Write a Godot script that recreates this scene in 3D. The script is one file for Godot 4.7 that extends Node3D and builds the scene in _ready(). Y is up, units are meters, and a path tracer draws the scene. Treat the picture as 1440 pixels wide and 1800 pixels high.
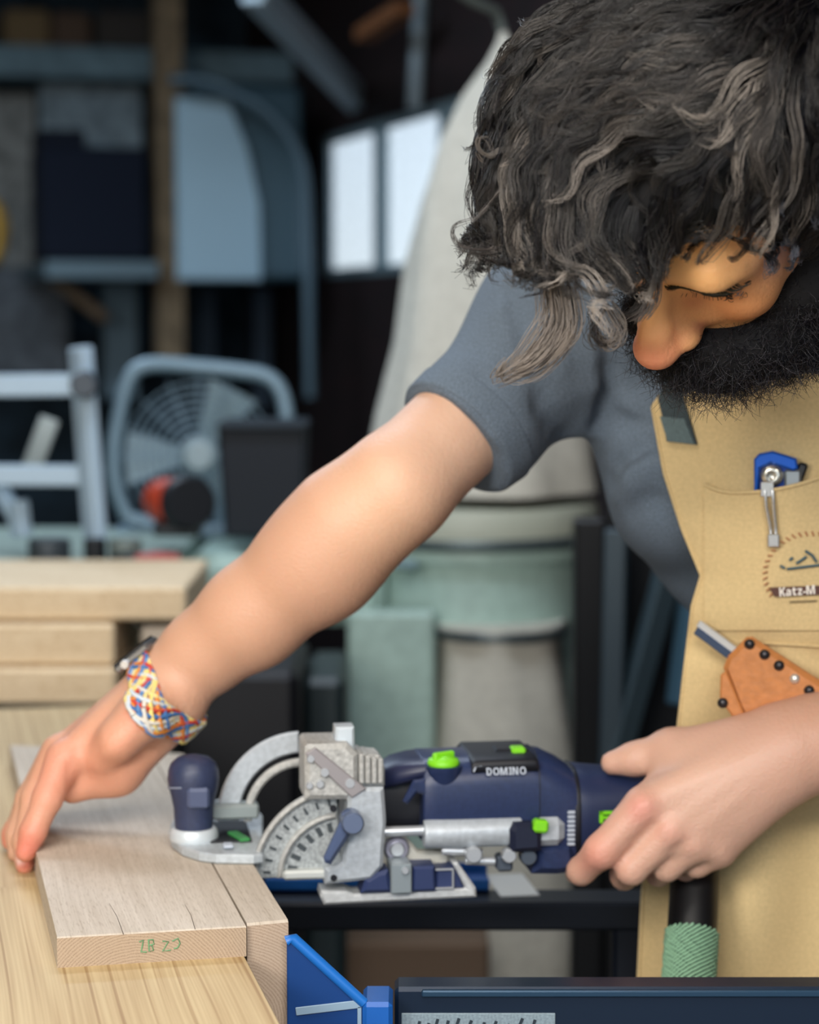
extends Node3D

# ------------------------------------------------------------------ camera model
const F := 4000.0
const CY := 1.3676
var PITCH := atan(356.0 / 4000.0)
var SP := sin(PITCH)
var CP := cos(PITCH)
var rng := RandomNumberGenerator.new()

# world point seen at pixel (u, v) at depth d
func P(u: float, v: float, d: float) -> Vector3:
	var x := (u - 720.0) / F * d
	var y := (900.0 - v) / F * d
	return Vector3(x, CY + y * CP - d * SP, -(d * CP + y * SP))

# world point where pixel (u, v) meets the level plane at height h
func onY(u: float, v: float, h: float) -> Vector3:
	return P(u, v, (CY - h) / (SP - (900.0 - v) / F * CP))

# room axes: e runs away along the right wall, r runs to the right along the back wall
const RA := 0.2793
var RE := Vector3(-sin(RA), 0, -cos(RA))
var RR := Vector3(cos(RA), 0, -sin(RA))
func R(a: float, y: float, b: float) -> Vector3:
	return RR * a + RE * b + Vector3(0, y, 0)
func hit(u: float, v: float, n: Vector3, c: float) -> Vector3:   # pixel ray with the plane n.p = c
	var o := Vector3(0, CY, 0)
	var d := P(u, v, 1.0) - o
	return o + d * ((c - n.dot(o)) / n.dot(d))

# ------------------------------------------------------------------ mesh collector
class G:
	var v := PackedVector3Array()
	var n := PackedVector3Array()
	var c := PackedColorArray()
	var t := PackedVector2Array()
	var i := PackedInt32Array()
	var col := Color(1, 1, 1)

	func add(p: Vector3, nn: Vector3, uv := Vector2.ZERO) -> int:
		v.append(p); n.append(nn); c.append(col); t.append(uv)
		return v.size() - 1

	# flat convex (or fan-safe) face, turned so that it looks along out
	func face(pts: Array, out: Vector3, uvs: Array = []) -> void:
		var nn := Vector3.ZERO
		for k in range(1, pts.size() - 1):
			nn += (pts[k] - pts[0]).cross(pts[k + 1] - pts[0])
		if nn.length_squared() < 1e-20:
			return
		var flip := nn.dot(out) > 0.0
		nn = nn.normalized() * (1.0 if flip else -1.0)
		var base := v.size()
		for k in pts.size():
			add(pts[k], nn, uvs[k] if uvs.size() else Vector2(pts[k].x, pts[k].z))
		for k in range(1, pts.size() - 1):
			if flip:
				i.append(base); i.append(base + k + 1); i.append(base + k)
			else:
				i.append(base); i.append(base + k); i.append(base + k + 1)

	# chamfered box: x = its frame (basis + centre), s = full size
	func box(x: Transform3D, s: Vector3, bev := 0.003) -> void:
		var h := s * 0.5
		var b := minf(bev, minf(h.x, minf(h.y, h.z)) * 0.6)
		var q := func(sx: float, sy: float, sz: float, ax: int) -> Vector3:
			var p := Vector3(sx * (h.x - b), sy * (h.y - b), sz * (h.z - b))
			if ax == 0: p.x = sx * h.x
			if ax == 1: p.y = sy * h.y
			if ax == 2: p.z = sz * h.z
			return x * p
		var B := x.basis
		for s1 in [-1.0, 1.0]:
			face([q.call(s1, -1, -1, 0), q.call(s1, 1, -1, 0), q.call(s1, 1, 1, 0), q.call(s1, -1, 1, 0)], B * Vector3(s1, 0, 0), [Vector2(h.z, h.y) * Vector2(-1, -1), Vector2(-h.z, h.y), Vector2(h.z, h.y), Vector2(h.z, -h.y)])
			face([q.call(-1, s1, -1, 1), q.call(1, s1, -1, 1), q.call(1, s1, 1, 1), q.call(-1, s1, 1, 1)], B * Vector3(0, s1, 0), [Vector2(-h.x, -h.z), Vector2(h.x, -h.z), Vector2(h.x, h.z), Vector2(-h.x, h.z)])
			face([q.call(-1, -1, s1, 2), q.call(1, -1, s1, 2), q.call(1, 1, s1, 2), q.call(-1, 1, s1, 2)], B * Vector3(0, 0, s1), [Vector2(-h.x, -h.y), Vector2(h.x, -h.y), Vector2(h.x, h.y), Vector2(-h.x, h.y)])
			for s2 in [-1.0, 1.0]:
				face([q.call(s1, s2, -1, 0), q.call(s1, s2, 1, 0), q.call(s1, s2, 1, 1), q.call(s1, s2, -1, 1)], B * Vector3(s1, s2, 0))
				face([q.call(s1, -1, s2, 0), q.call(s1, 1, s2, 0), q.call(s1, 1, s2, 2), q.call(s1, -1, s2, 2)], B * Vector3(s1, 0, s2))
				face([q.call(-1, s1, s2, 1), q.call(1, s1, s2, 1), q.call(1, s1, s2, 2), q.call(-1, s1, s2, 2)], B * Vector3(0, s1, s2))
				for s3 in [-1.0, 1.0]:
					face([q.call(s1, s2, s3, 0), q.call(s1, s2, s3, 1), q.call(s1, s2, s3, 2)], B * Vector3(s1, s2, s3))

	# rings of equal length joined into a smooth skin
	func loft(rings: Array, caps := true, closed := true) -> void:
		var m: int = rings[0].size()
		var base := v.size()
		for a in rings.size():
			for b in m:
				add(rings[a][b], Vector3.ZERO, Vector2(float(b) / m, float(a) / rings.size()))
		var i0 := i.size()
		var last := m if closed else m - 1
		for a in rings.size() - 1:
			for b in last:
				var b2 := (b + 1) % m
				var p := base + a * m + b
				var q := base + a * m + b2
				i.append(p); i.append(p + m); i.append(q)
				i.append(q); i.append(p + m); i.append(q + m)
		smooth(base, i0)
		if caps:
			for e in [0, rings.size() - 1]:
				var mid := Vector3.ZERO
				for p in rings[e]: mid += p
				mid /= m
				var other := Vector3.ZERO
				for p in rings[1 if e == 0 else e - 1]: other += p
				other /= m
				face(Array(rings[e]), mid - other)

	# normals of vertices from base on, from triangles from i0 on
	func smooth(base: int, i0: int) -> void:
		for k in range(i0, i.size(), 3):
			var a := i[k]
			var b := i[k + 1]
			var d := i[k + 2]
			var w := (v[d] - v[a]).cross(v[b] - v[a])
			n[a] += w; n[b] += w; n[d] += w
		for k in range(base, v.size()):
			n[k] = n[k].normalized()

	func tube(pts: Array, radii, sides := 8, caps := true) -> void:
		var rings := []
		var up := Vector3(0.31, 0.9, 0.17)
		var s := Vector3.ZERO
		for k in pts.size():
			var d: Vector3 = (pts[mini(k + 1, pts.size() - 1)] - pts[maxi(k - 1, 0)]).normalized()
			s = d.cross(up).normalized() if s == Vector3.ZERO else (s - d * s.dot(d)).normalized()
			if k == 0 and absf(d.dot(up.normalized())) > 0.97:
				s = d.cross(Vector3(1, 0.1, 0)).normalized()
			var w := d.cross(s)
			var r: float = radii[k] if radii is Array else radii
			var ring := PackedVector3Array()
			for b in sides:
				var a := TAU * b / sides
				ring.append(pts[k] + (s * cos(a) + w * sin(a)) * r)
			rings.append(ring)
		loft_out(rings, caps)

	# loft whose winding is checked to face outwards
	func loft_out(rings: Array, caps := true) -> void:
		var m: int = rings[0].size()
		var c0 := Vector3.ZERO
		for p in rings[0]: c0 += p
		c0 /= m
		var c1 := Vector3.ZERO
		for p in rings[1]: c1 += p
		c1 /= m
		var p0: Vector3 = rings[0][0]
		var p1: Vector3 = rings[0][1]
		var ax := c1 - c0
		# ring must run so that (p1-p0) x axis points inwards for our winding
		if (p1 - p0).cross(ax).dot((p0 + p1) * 0.5 - c0) < 0.0:
			var rev := []
			for r in rings:
				var q := PackedVector3Array(r)
				q.reverse()
				rev.append(q)
			rings = rev
		loft(rings, caps)

	# profile: array of Vector2(radius, height); turned about the y axis of x
	func lathe(x: Transform3D, prof: Array, segs := 24, caps := true) -> void:
		var rings := []
		for p in prof:
			var ring := PackedVector3Array()
			for b in segs:
				var a := TAU * b / segs
				ring.append(x * Vector3(cos(a) * p.x, p.y, sin(a) * p.x))
			rings.append(ring)
		loft_out(rings, caps)

	# polygon in the xy plane of x, thick along z by d, edges bevelled
	func prism(x: Transform3D, poly: PackedVector2Array, d: float, bev := 0.001) -> void:
		var pg := poly.duplicate()
		if Geometry2D.is_polygon_clockwise(pg):
			pg.reverse()
		var m := pg.size()
		var ins := PackedVector2Array()
		for k in m:
			var e0 := (pg[k] - pg[(k + m - 1) % m]).normalized()
			var e1 := (pg[(k + 1) % m] - pg[k]).normalized()
			var n0 := Vector2(-e0.y, e0.x)
			var n1 := Vector2(-e1.y, e1.x)
			var w := (n0 + n1)
			w = w / maxf(w.length_squared() * 0.5, 0.35)
			ins.append(pg[k] + w * bev)
		var tri := Geometry2D.triangulate_polygon(ins)
		for s in [-1.0, 1.0]:
			var out: Vector3 = x.basis * Vector3(0, 0, s)
			for k in range(0, tri.size(), 3):
				var f := []
				var uv := []
				for j in 3:
					var p := ins[tri[k + j]]
					f.append(x * Vector3(p.x, p.y, s * d * 0.5)); uv.append(p)
				face(f, out, uv)
		for k in m:
			var k2 := (k + 1) % m
			var e := (pg[k2] - pg[k]).normalized()
			var out2: Vector3 = x.basis * Vector3(e.y, -e.x, 0)
			var hz := d * 0.5 - bev
			face([x * Vector3(pg[k].x, pg[k].y, -hz), x * Vector3(pg[k2].x, pg[k2].y, -hz), x * Vector3(pg[k2].x, pg[k2].y, hz), x * Vector3(pg[k].x, pg[k].y, hz)], out2)
			for s in [-1.0, 1.0]:
				face([x * Vector3(pg[k].x, pg[k].y, s * hz), x * Vector3(pg[k2].x, pg[k2].y, s * hz), x * Vector3(ins[k2].x, ins[k2].y, s * d * 0.5), x * Vector3(ins[k].x, ins[k].y, s * d * 0.5)], out2 + x.basis * Vector3(0, 0, s))

	# a fine hair: three-sided tapering tube
	func strand(pts: PackedVector3Array, r0: float, r1: float, root = null) -> void:
		var tip := col
		var base := v.size()
		var m := pts.size()
		var s := Vector3(0.4, 0.5, 0.77)
		for k in m:
			var d := (pts[mini(k + 1, m - 1)] - pts[maxi(k - 1, 0)]).normalized()
			s = (s - d * s.dot(d)).normalized()
			var w := d.cross(s)
			var r := lerpf(r0, r1, float(k) / (m - 1))
			var e0 := s
			var e1 := s * -0.5 + w * 0.866
			var e2 := s * -0.5 - w * 0.866
			if root != null: col = (root as Color).lerp(tip, smoothstep(0.0, 0.4, float(k) / (m - 1)))
			add(pts[k] + e0 * r, e0); add(pts[k] + e1 * r, e1); add(pts[k] + e2 * r, e2)
			if k:
				var q := base + k * 3
				for b in 3:
					var b2 := (b + 1) % 3
					i.append(q - 3 + b); i.append(q + b); i.append(q - 3 + b2)
					i.append(q - 3 + b2); i.append(q + b); i.append(q + b2)

	func mesh(with_colors := false) -> ArrayMesh:
		var arr := []
		arr.resize(Mesh.ARRAY_MAX)
		arr[Mesh.ARRAY_VERTEX] = v
		arr[Mesh.ARRAY_NORMAL] = n
		arr[Mesh.ARRAY_TEX_UV] = t
		if with_colors:
			arr[Mesh.ARRAY_COLOR] = c
		arr[Mesh.ARRAY_INDEX] = i
		var m := ArrayMesh.new()
		m.add_surface_from_arrays(Mesh.PRIMITIVE_TRIANGLES, arr)
		return m

# ------------------------------------------------------------------ distance fields
class S:
	var kind := PackedInt32Array()
	var A := PackedVector3Array()
	var B := PackedVector3Array()
	var ra := PackedFloat32Array()
	var rb := PackedFloat32Array()
	var k := PackedFloat32Array()
	var inv: Array[Basis] = []

	func _p(kd: int, a: Vector3, b: Vector3, r0: float, r1: float, kk: float, bs := Basis()) -> void:
		kind.append(kd); A.append(a); B.append(b); ra.append(r0); rb.append(r1); k.append(kk); inv.append(bs)
	func cap(a: Vector3, b: Vector3, r0: float, r1: float, kk := 0.01) -> void:
		_p(0, a, b - a, r0, r1, kk)
	func ell(c: Vector3, r: Vector3, bs := Basis(), kk := 0.01) -> void:
		_p(1, c, r, 0, 0, kk, bs.inverse())
	func carve(c: Vector3, r: Vector3, bs := Basis(), kk := 0.005) -> void:
		_p(2, c, r, 0, 0, kk, bs.inverse())
	func crease(a: Vector3, b: Vector3, amp: float, w: float) -> void:   # amp > 0 raises, amp < 0 presses in
		_p(3, a, b - a, amp, w, 0.0)
	func cut(n: Vector3, p: Vector3, kk := 0.002) -> void:               # removes the side n looks to
		_p(4, p, n.normalized(), 0, 0, kk)
	func carve_cap(a: Vector3, b: Vector3, r0: float, r1: float, kk := 0.003) -> void:
		_p(5, a, b - a, r0, r1, kk)
	func chain(pts: Array, r: Array, kk := 0.01) -> void:
		for q in pts.size() - 1:
			cap(pts[q], pts[q + 1], r[q], r[q + 1], kk)

	func one(j: int, p: Vector3) -> float:
		match kind[j]:
			0, 5:
				var pa := p - A[j]
				var ba := B[j]
				var h := clampf(pa.dot(ba) / maxf(ba.length_squared(), 1e-12), 0.0, 1.0)
				return (pa - ba * h).length() - ra[j] - (rb[j] - ra[j]) * h
			1, 2:
				var q := inv[j] * (p - A[j])
				var r := B[j]
				var k0 := (q / r).length()
				var k1 := (q / (r * r)).length()
				return k0 * (k0 - 1.0) / maxf(k1, 1e-9) if k0 > 1e-6 else -minf(r.x, minf(r.y, r.z))
			3:
				var pa2 := p - A[j]
				var ba2 := B[j]
				var h2 := clampf(pa2.dot(ba2) / maxf(ba2.length_squared(), 1e-12), 0.0, 1.0)
				return (pa2 - ba2 * h2).length()
			_:
				return (p - A[j]).dot(B[j])

	func near(c: Vector3, diag: float) -> PackedInt32Array:
		var ds := PackedFloat32Array()
		var dm := 1e9
		for j in kind.size():
			var d := one(j, c)
			ds.append(d)
			if kind[j] < 2 and d < dm:
				dm = d
		var out := PackedInt32Array()
		for j in kind.size():
			match kind[j]:
				0, 1:
					if ds[j] < dm + 2.2 * diag + k[j]: out.append(j)
				2, 5:
					if ds[j] < diag + k[j]: out.append(j)
				3:
					if ds[j] < diag + 2.6 * rb[j]: out.append(j)
				_:
					if ds[j] > -diag - 0.01: out.append(j)
		return out

	func at(p: Vector3, list: PackedInt32Array) -> float:
		var d := 1e3
		for j in list:
			var kd := kind[j]
			var e := one(j, p)
			if kd < 2:
				var kk := k[j]
				var h := maxf(kk - absf(d - e), 0.0)
				d = minf(d, e) - (h * h / kk * 0.25 if kk > 0.0 else 0.0)
			elif kd == 3:
				var w := rb[j]
				if e < 2.6 * w:
					d -= ra[j] * exp(-e * e / (w * w))
			elif kd == 4:
				d = maxf(d, e)
			else:
				var kk2 := k[j]
				var h2 := maxf(kk2 - absf(d + e), 0.0)
				d = maxf(d, -e) + h2 * h2 / kk2 * 0.25
		return d

# surface nets over the blocks that the surface crosses
func skin(s: S, g: G, h: float, lo: Vector3, hi: Vector3) -> int:
	var N := 6
	var M := N + 1
	var bs := h * N
	var diag := bs * 0.87
	var first := g.v.size()
	var i0 := g.i.size()
	var ids := {}
	var edges := PackedInt64Array()
	var nb := Vector3i(((hi - lo) / bs).ceil())
	var vals := PackedFloat32Array()
	vals.resize(M * M * M)
	var xs := PackedInt32Array([0, 1, 0, 1, 0, 1, 0, 1])
	var e0 := PackedInt32Array([0, 2, 4, 6, 0, 1, 4, 5, 0, 1, 2, 3])
	var e1 := PackedInt32Array([1, 3, 5, 7, 2, 3, 6, 7, 4, 5, 6, 7])
	var off := PackedInt32Array()
	var cp := PackedVector3Array()
	for q in 8:
		off.append((q & 1) + ((q >> 1) & 1) * M + ((q >> 2) & 1) * M * M)
		cp.append(Vector3(q & 1, (q >> 1) & 1, (q >> 2) & 1))
	for bz in nb.z:
		for by in nb.y:
			for bx in nb.x:
				var o := lo + Vector3(bx, by, bz) * bs
				var mid := o + Vector3.ONE * bs * 0.5
				var list := s.near(mid, diag)
				if list.is_empty() or absf(s.at(mid, list)) > diag + 0.014:
					continue
				var q := 0
				var neg := 0
				for z in M:
					for y in M:
						for x in M:
							var d := s.at(o + Vector3(x, y, z) * h, list)
							vals[q] = d
							if d < 0.0: neg += 1
							q += 1
				if neg == 0 or neg == M * M * M:
					continue
				for z in N:
					for y in N:
						for x in N:
							var at0 := x + y * M + z * M * M
							var v0 := vals[at0] < 0.0
							var gx := bx * N + x
							var gy := by * N + y
							var gz := bz * N + z
							var key := (gz << 40) | (gy << 20) | gx
							if v0 != (vals[at0 + 1] < 0.0): edges.append(key << 3 | (1 if v0 else 0))
							if v0 != (vals[at0 + M] < 0.0): edges.append(key << 3 | 2 | (1 if v0 else 0))
							if v0 != (vals[at0 + M * M] < 0.0): edges.append(key << 3 | 4 | (1 if v0 else 0))
							var mixed := false
							for c in range(1, 8):
								if (vals[at0 + off[c]] < 0.0) != v0:
									mixed = true
									break
							if not mixed:
								continue
							var sum := Vector3.ZERO
							var cnt := 0
							for e in 12:
								var va := vals[at0 + off[e0[e]]]
								var vb := vals[at0 + off[e1[e]]]
								if (va < 0.0) != (vb < 0.0):
									sum += cp[e0[e]].lerp(cp[e1[e]], va / (va - vb))
									cnt += 1
							ids[key] = g.add(o + (Vector3(x, y, z) + sum / cnt) * h, Vector3.ZERO)
	for ed in edges:
		var inside := ed & 1
		var ax := (ed >> 1) & 3
		var key: int = ed >> 3
		var dx := 1
		var dy := 1 << 20
		var dz := 1 << 40
		var s1 := dy if ax == 0 else dz if ax == 1 else dx
		var s2 := dz if ax == 0 else dx if ax == 1 else dy
		var a: int = ids.get(key, -1)
		var b: int = ids.get(key - s1, -1)
		var c: int = ids.get(key - s1 - s2, -1)
		var d: int = ids.get(key - s2, -1)
		if a < 0 or b < 0 or c < 0 or d < 0:
			continue
		if inside:
			g.i.append_array(PackedInt32Array([a, c, b, a, d, c]))
		else:
			g.i.append_array(PackedInt32Array([a, b, c, a, c, d]))
	g.smooth(first, i0)
	return first

# ------------------------------------------------------------------ nodes and tags
var taken := {}
func numbered(called: String) -> String:
	if not taken.has(called):
		taken[called] = 0
		return called
	taken[called] += 1
	return "%s_%03d" % [called, taken[called]]

func tag(o: Node, label: String, category: String, group := "", kind := "") -> Node:
	if label: o.set_meta("label", label)
	if category: o.set_meta("category", category)
	if group: o.set_meta("group", group)
	if kind: o.set_meta("kind", kind)
	return o

func thing(called: String, label: String, category: String, at := Vector3.ZERO, group := "") -> Node3D:
	var o := Node3D.new()
	o.name = numbered(called)
	add_child(o, true)
	o.position = at
	tag(o, label, category, group)
	return o

func put(called: String, g, m: Material, parent: Node = null, colors := false) -> MeshInstance3D:
	var o := MeshInstance3D.new()
	o.mesh = g.mesh(colors) if g is G else g
	o.material_override = m
	if parent == null:
		o.name = numbered(called)
		add_child(o, true)
	else:
		o.name = called
		parent.add_child(o, true)
	return o

# mesh whose world-space vertices are moved so that the node stands at its base
func solo(called: String, g: G, m: Material, label: String, category: String, group := "", kind := "") -> MeshInstance3D:
	var c := Vector3.ZERO
	var lowest := 1e9
	for p in g.v:
		c += p
		lowest = minf(lowest, p.y)
	c /= maxf(1, g.v.size())
	c.y = lowest
	for k in g.v.size():
		g.v[k] -= c
	var o := put(called, g, m)
	o.position = c
	tag(o, label, category, group, kind)
	return o

func struct(called: String, g: G, m: Material, label := "") -> MeshInstance3D:
	var o := put(called, g, m)
	o.set_meta("kind", "structure")
	if label: o.set_meta("label", label)
	return o

func T(at: Vector3, b := Basis()) -> Transform3D:
	return Transform3D(b, at)

func yaw(a: float) -> Basis:
	return Basis(Vector3.UP, a)

# a basis whose x axis runs along d and whose y axis is as upright as can be
func along(d: Vector3, up := Vector3.UP) -> Basis:
	var x := d.normalized()
	var z := x.cross(up).normalized()
	return Basis(x, z.cross(x).normalized(), z)

# ------------------------------------------------------------------ materials
var noise_cache := {}
func grain(lo: float, hi: float, freq: float, octaves: int, sd: int, normal := false, strength := 4.0) -> NoiseTexture2D:
	var key := "%s %s %s %s %s %s %s" % [lo, hi, freq, octaves, sd, normal, strength]
	if noise_cache.has(key):
		return noise_cache[key]
	var n := FastNoiseLite.new()
	n.noise_type = FastNoiseLite.TYPE_SIMPLEX_SMOOTH
	n.seed = sd
	n.frequency = freq
	n.fractal_octaves = octaves
	var t := NoiseTexture2D.new()
	t.width = 256
	t.height = 256
	t.seamless = true
	t.noise = n
	if normal:
		t.as_normal_map = true
		t.bump_strength = strength
	else:
		var gr := Gradient.new()
		gr.set_color(0, Color(lo, lo, lo))
		gr.set_color(1, Color(hi, hi, hi))
		t.color_ramp = gr
	noise_cache[key] = t
	return t

func M(hex: String, rough := 0.6, metal := 0.0, mottle := 0.0, scale := 8.0, bump := 0.0) -> StandardMaterial3D:
	var m := StandardMaterial3D.new()
	m.albedo_color = Color(hex)
	m.roughness = rough
	m.metallic = metal
	if mottle > 0.0:
		m.albedo_texture = grain(1.0 - mottle, 1.0, 0.02, 4, 7)
		m.uv1_triplanar = true
		m.uv1_scale = Vector3.ONE * scale
	if bump > 0.0:
		m.normal_enabled = true
		m.normal_texture = grain(0, 1, 0.03, 3, 11, true, 6.0)
		m.normal_scale = bump
		m.uv1_triplanar = true
		m.uv1_scale = Vector3.ONE * scale
	return m

func tex(im: Image) -> ImageTexture:
	return ImageTexture.create_from_image(im)

# long-grained wood, the grain running along v: broad figure, fine fibre, thin dark lines and short pores
func wood_image(w: int, h: int, light: Color, dark: Color, sd: int, pores: float, rings: float, lines := 0.0) -> Image:
	var im := Image.create(w, h, false, Image.FORMAT_RGB8)
	var n := FastNoiseLite.new()
	n.seed = sd
	n.noise_type = FastNoiseLite.TYPE_SIMPLEX_SMOOTH
	n.frequency = 1.0
	n.fractal_octaves = 1
	for y in h:
		var fy := float(y) / h
		for x in w:
			var fx := float(x) / w
			var sx := fx + n.get_noise_2d(fx * 3.0, fy * 0.8) * 0.008
			var ring := 0.5 + 0.5 * sin(sx * rings + n.get_noise_2d(fx * 5.0, fy * 0.7) * 1.6)
			var t := 0.12 + ring * 0.09 + 0.10 * n.get_noise_2d(sx * 130.0 + 40.0, fy * 2.5) + 0.10 * n.get_noise_2d(sx * 30.0, fy * 1.2)
			if lines > 0.0:
				var l := n.get_noise_2d(sx * 95.0 + 9.0, fy * 0.5)
				t += lines * (0.4 * smoothstep(0.4, 0.75, l) + 0.12 * n.get_noise_2d(sx * 210.0, fy * 1.1))
			if pores > 0.0:
				t += pores * smoothstep(0.3, 0.7, n.get_noise_2d(sx * 210.0, fy * 14.0 + 77.0))
			im.set_pixel(x, y, light.lerp(dark, clampf(t, 0.0, 1.0)))
	return im

# end grain: curved rings with rows of pores
func end_image(w: int, h: int, light: Color, dark: Color, sd: int, centre: Vector2, pitch: float, ppm: float) -> Image:
	var im := Image.create(w, h, false, Image.FORMAT_RGB8)
	var n := FastNoiseLite.new()
	n.seed = sd
	n.frequency = 1.0
	n.noise_type = FastNoiseLite.TYPE_SIMPLEX_SMOOTH
	for y in h:
		for x in w:
			var p := Vector2(x, y) / ppm
			var d := p.distance_to(centre) + n.get_noise_2d(p.x * 60.0, p.y * 60.0) * 0.0008
			var a := atan2(p.y - centre.y, p.x - centre.x)
			var ring := fposmod(d / pitch, 1.0)
			var ray := n.get_noise_2d(a * 220.0, d * 90.0)
			var t := 0.12 + 0.16 * (1.0 - ring) + 0.14 * ray
			if ring < 0.5:
				t += 0.6 * smoothstep(0.05, 0.4, n.get_noise_2d(p.x * 1500.0, p.y * 1500.0))
			im.set_pixel(x, y, light.lerp(dark, clampf(t, 0.0, 1.0)))
	return im

# ================================================================== the scene
func _ready() -> void:
	rng.seed = 4711
	# --- camera
	var cam := Camera3D.new()
	cam.name = "camera"
	add_child(cam)
	cam.position = Vector3(0, CY, 0)
	cam.rotation.x = -PITCH
	cam.fov = rad_to_deg(2.0 * atan(900.0 / F))
	var att := CameraAttributesPhysical.new()
	att.frustum_focal_length = 12.0 / (900.0 / F)
	att.frustum_focus_distance = 1.63
	att.exposure_aperture = 3.0
	cam.attributes = att
	cam.current = true
	# --- sky, exposure
	var env := Environment.new()
	env.background_mode = Environment.BG_SKY
	var sky := Sky.new()
	var ps := ProceduralSkyMaterial.new()
	ps.sky_top_color = Color("a9c6e6")
	ps.sky_horizon_color = Color("dbe8f0")
	ps.ground_bottom_color = Color("55565a")
	ps.ground_horizon_color = Color("aeb4b8")
	ps.sky_energy_multiplier = SKY
	ps.ground_energy_multiplier = SKY
	sky.sky_material = ps
	env.sky = sky
	env.tonemap_mode = Environment.TONE_MAPPER_LINEAR
	env.tonemap_exposure = 1.1
	env.sdfgi_enabled = true
	env.ssao_enabled = true
	env.ssil_enabled = true
	var we := WorldEnvironment.new()
	we.name = "environment"
	we.environment = env
	add_child(we)
	# --- lamps (out of frame), several added as fill: glowing panels with a light of the same size in front
	lamp(Vector3(-0.35, 2.44, -0.95), Vector2(1.2, 0.45), "fff8ee", LAMP1, "ceiling LED panel over the workbench")
	lamp(Vector3(0.1, 2.44, 0.75), Vector2(1.4, 0.7), "fff8f0", LAMP2, "ceiling LED panel nearest the open garage door")
	lamp(Vector3(-1.2, 2.44, -4.3), Vector2(0.9, 0.3), "d8ecff", LAMP3, "added unseen cool fill panel at the back of the garage")  # unseen cool fill added to brighten the back of the room
	lamp(Vector3(-0.15, 2.44, -2.75), Vector2(0.9, 0.3), "e6f1ff", 1.3, "added unseen cool fill panel over the dust collector")  # unseen cool fill added to brighten the dust bags
	lamp(Vector3(-0.95, 1.72, 0.30), Vector2(0.7, 0.5), "fffaf4", 2.3, "added unseen front fill light on the left behind the camera", Vector3(0.30, 1.2, -1.75))  # unseen front light added to fill the face and apron
	room()
	bench_and_boards()
	stand()
	person()
	joiner()
	worn_things()
	background()

const SKY := 1.3
const LAMP1 := 1.2
const LAMP2 := 8.0
const LAMP3 := 2.2

func lamp(at: Vector3, size: Vector2, hex: String, energy: float, label: String, aim := Vector3.ZERO) -> void:
	var o := thing("ceiling_lamp", label, "lamp", at, "" if aim != Vector3.ZERO else "ceiling LED panels")
	if aim != Vector3.ZERO:
		o.name = numbered("fill_light")  # fill light added out of view, posed on a pole
		var f := (aim - at).normalized()
		var sx := f.cross(Vector3.UP).normalized()
		o.basis = Basis(sx, -f, sx.cross(-f))
		var st := G.new()
		st.tube([o.basis.inverse() * Vector3(0, -0.02, 0.06) + Vector3(0, 0.05, 0), o.basis.inverse() * Vector3(0, -at.y + 0.01, 0.06) + Vector3(0, 0.05, 0)], 0.016, 8)
		put("stand_pole", st, M("22262b", 0.5), o)
	var g := G.new()
	g.box(T(Vector3(0, 0.03, 0)), Vector3(size.x + 0.04, 0.04, size.y + 0.04), 0.004)
	put("housing", g, M("d9dadb", 0.5), o)
	var d := G.new()
	d.box(T(Vector3(0, 0.004, 0)), Vector3(size.x, 0.012, size.y), 0.002)
	var em := M("ffffff", 0.6)
	em.emission_enabled = true
	em.emission = Color(hex)
	em.emission_energy_multiplier = 1.2
	put("diffuser", d, em, o)
	var l := AreaLight3D.new()
	l.name = "light"
	l.area_size = size
	l.light_color = Color(hex)
	l.light_energy = energy
	l.area_range = 14.0
	l.area_attenuation = 2.0
	l.shadow_enabled = true
	o.add_child(l)
	l.position = Vector3(0, -0.012, 0)
	l.rotation.x = -PI / 2

# ------------------------------------------------------------------ room shell
const WA := 1.5      # right wall
const WB := 7.1      # back wall
const WL := -3.4     # left wall
func wall_piece(g: G, a0: float, a1: float, y0: float, y1: float, b0: float, b1: float) -> void:
	g.box(T(R((a0 + a1) / 2, (y0 + y1) / 2, (b0 + b1) / 2), Basis(RR, Vector3.UP, -RE)), Vector3(absf(a1 - a0), absf(y1 - y0), absf(b1 - b0)), 0.002)

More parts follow.
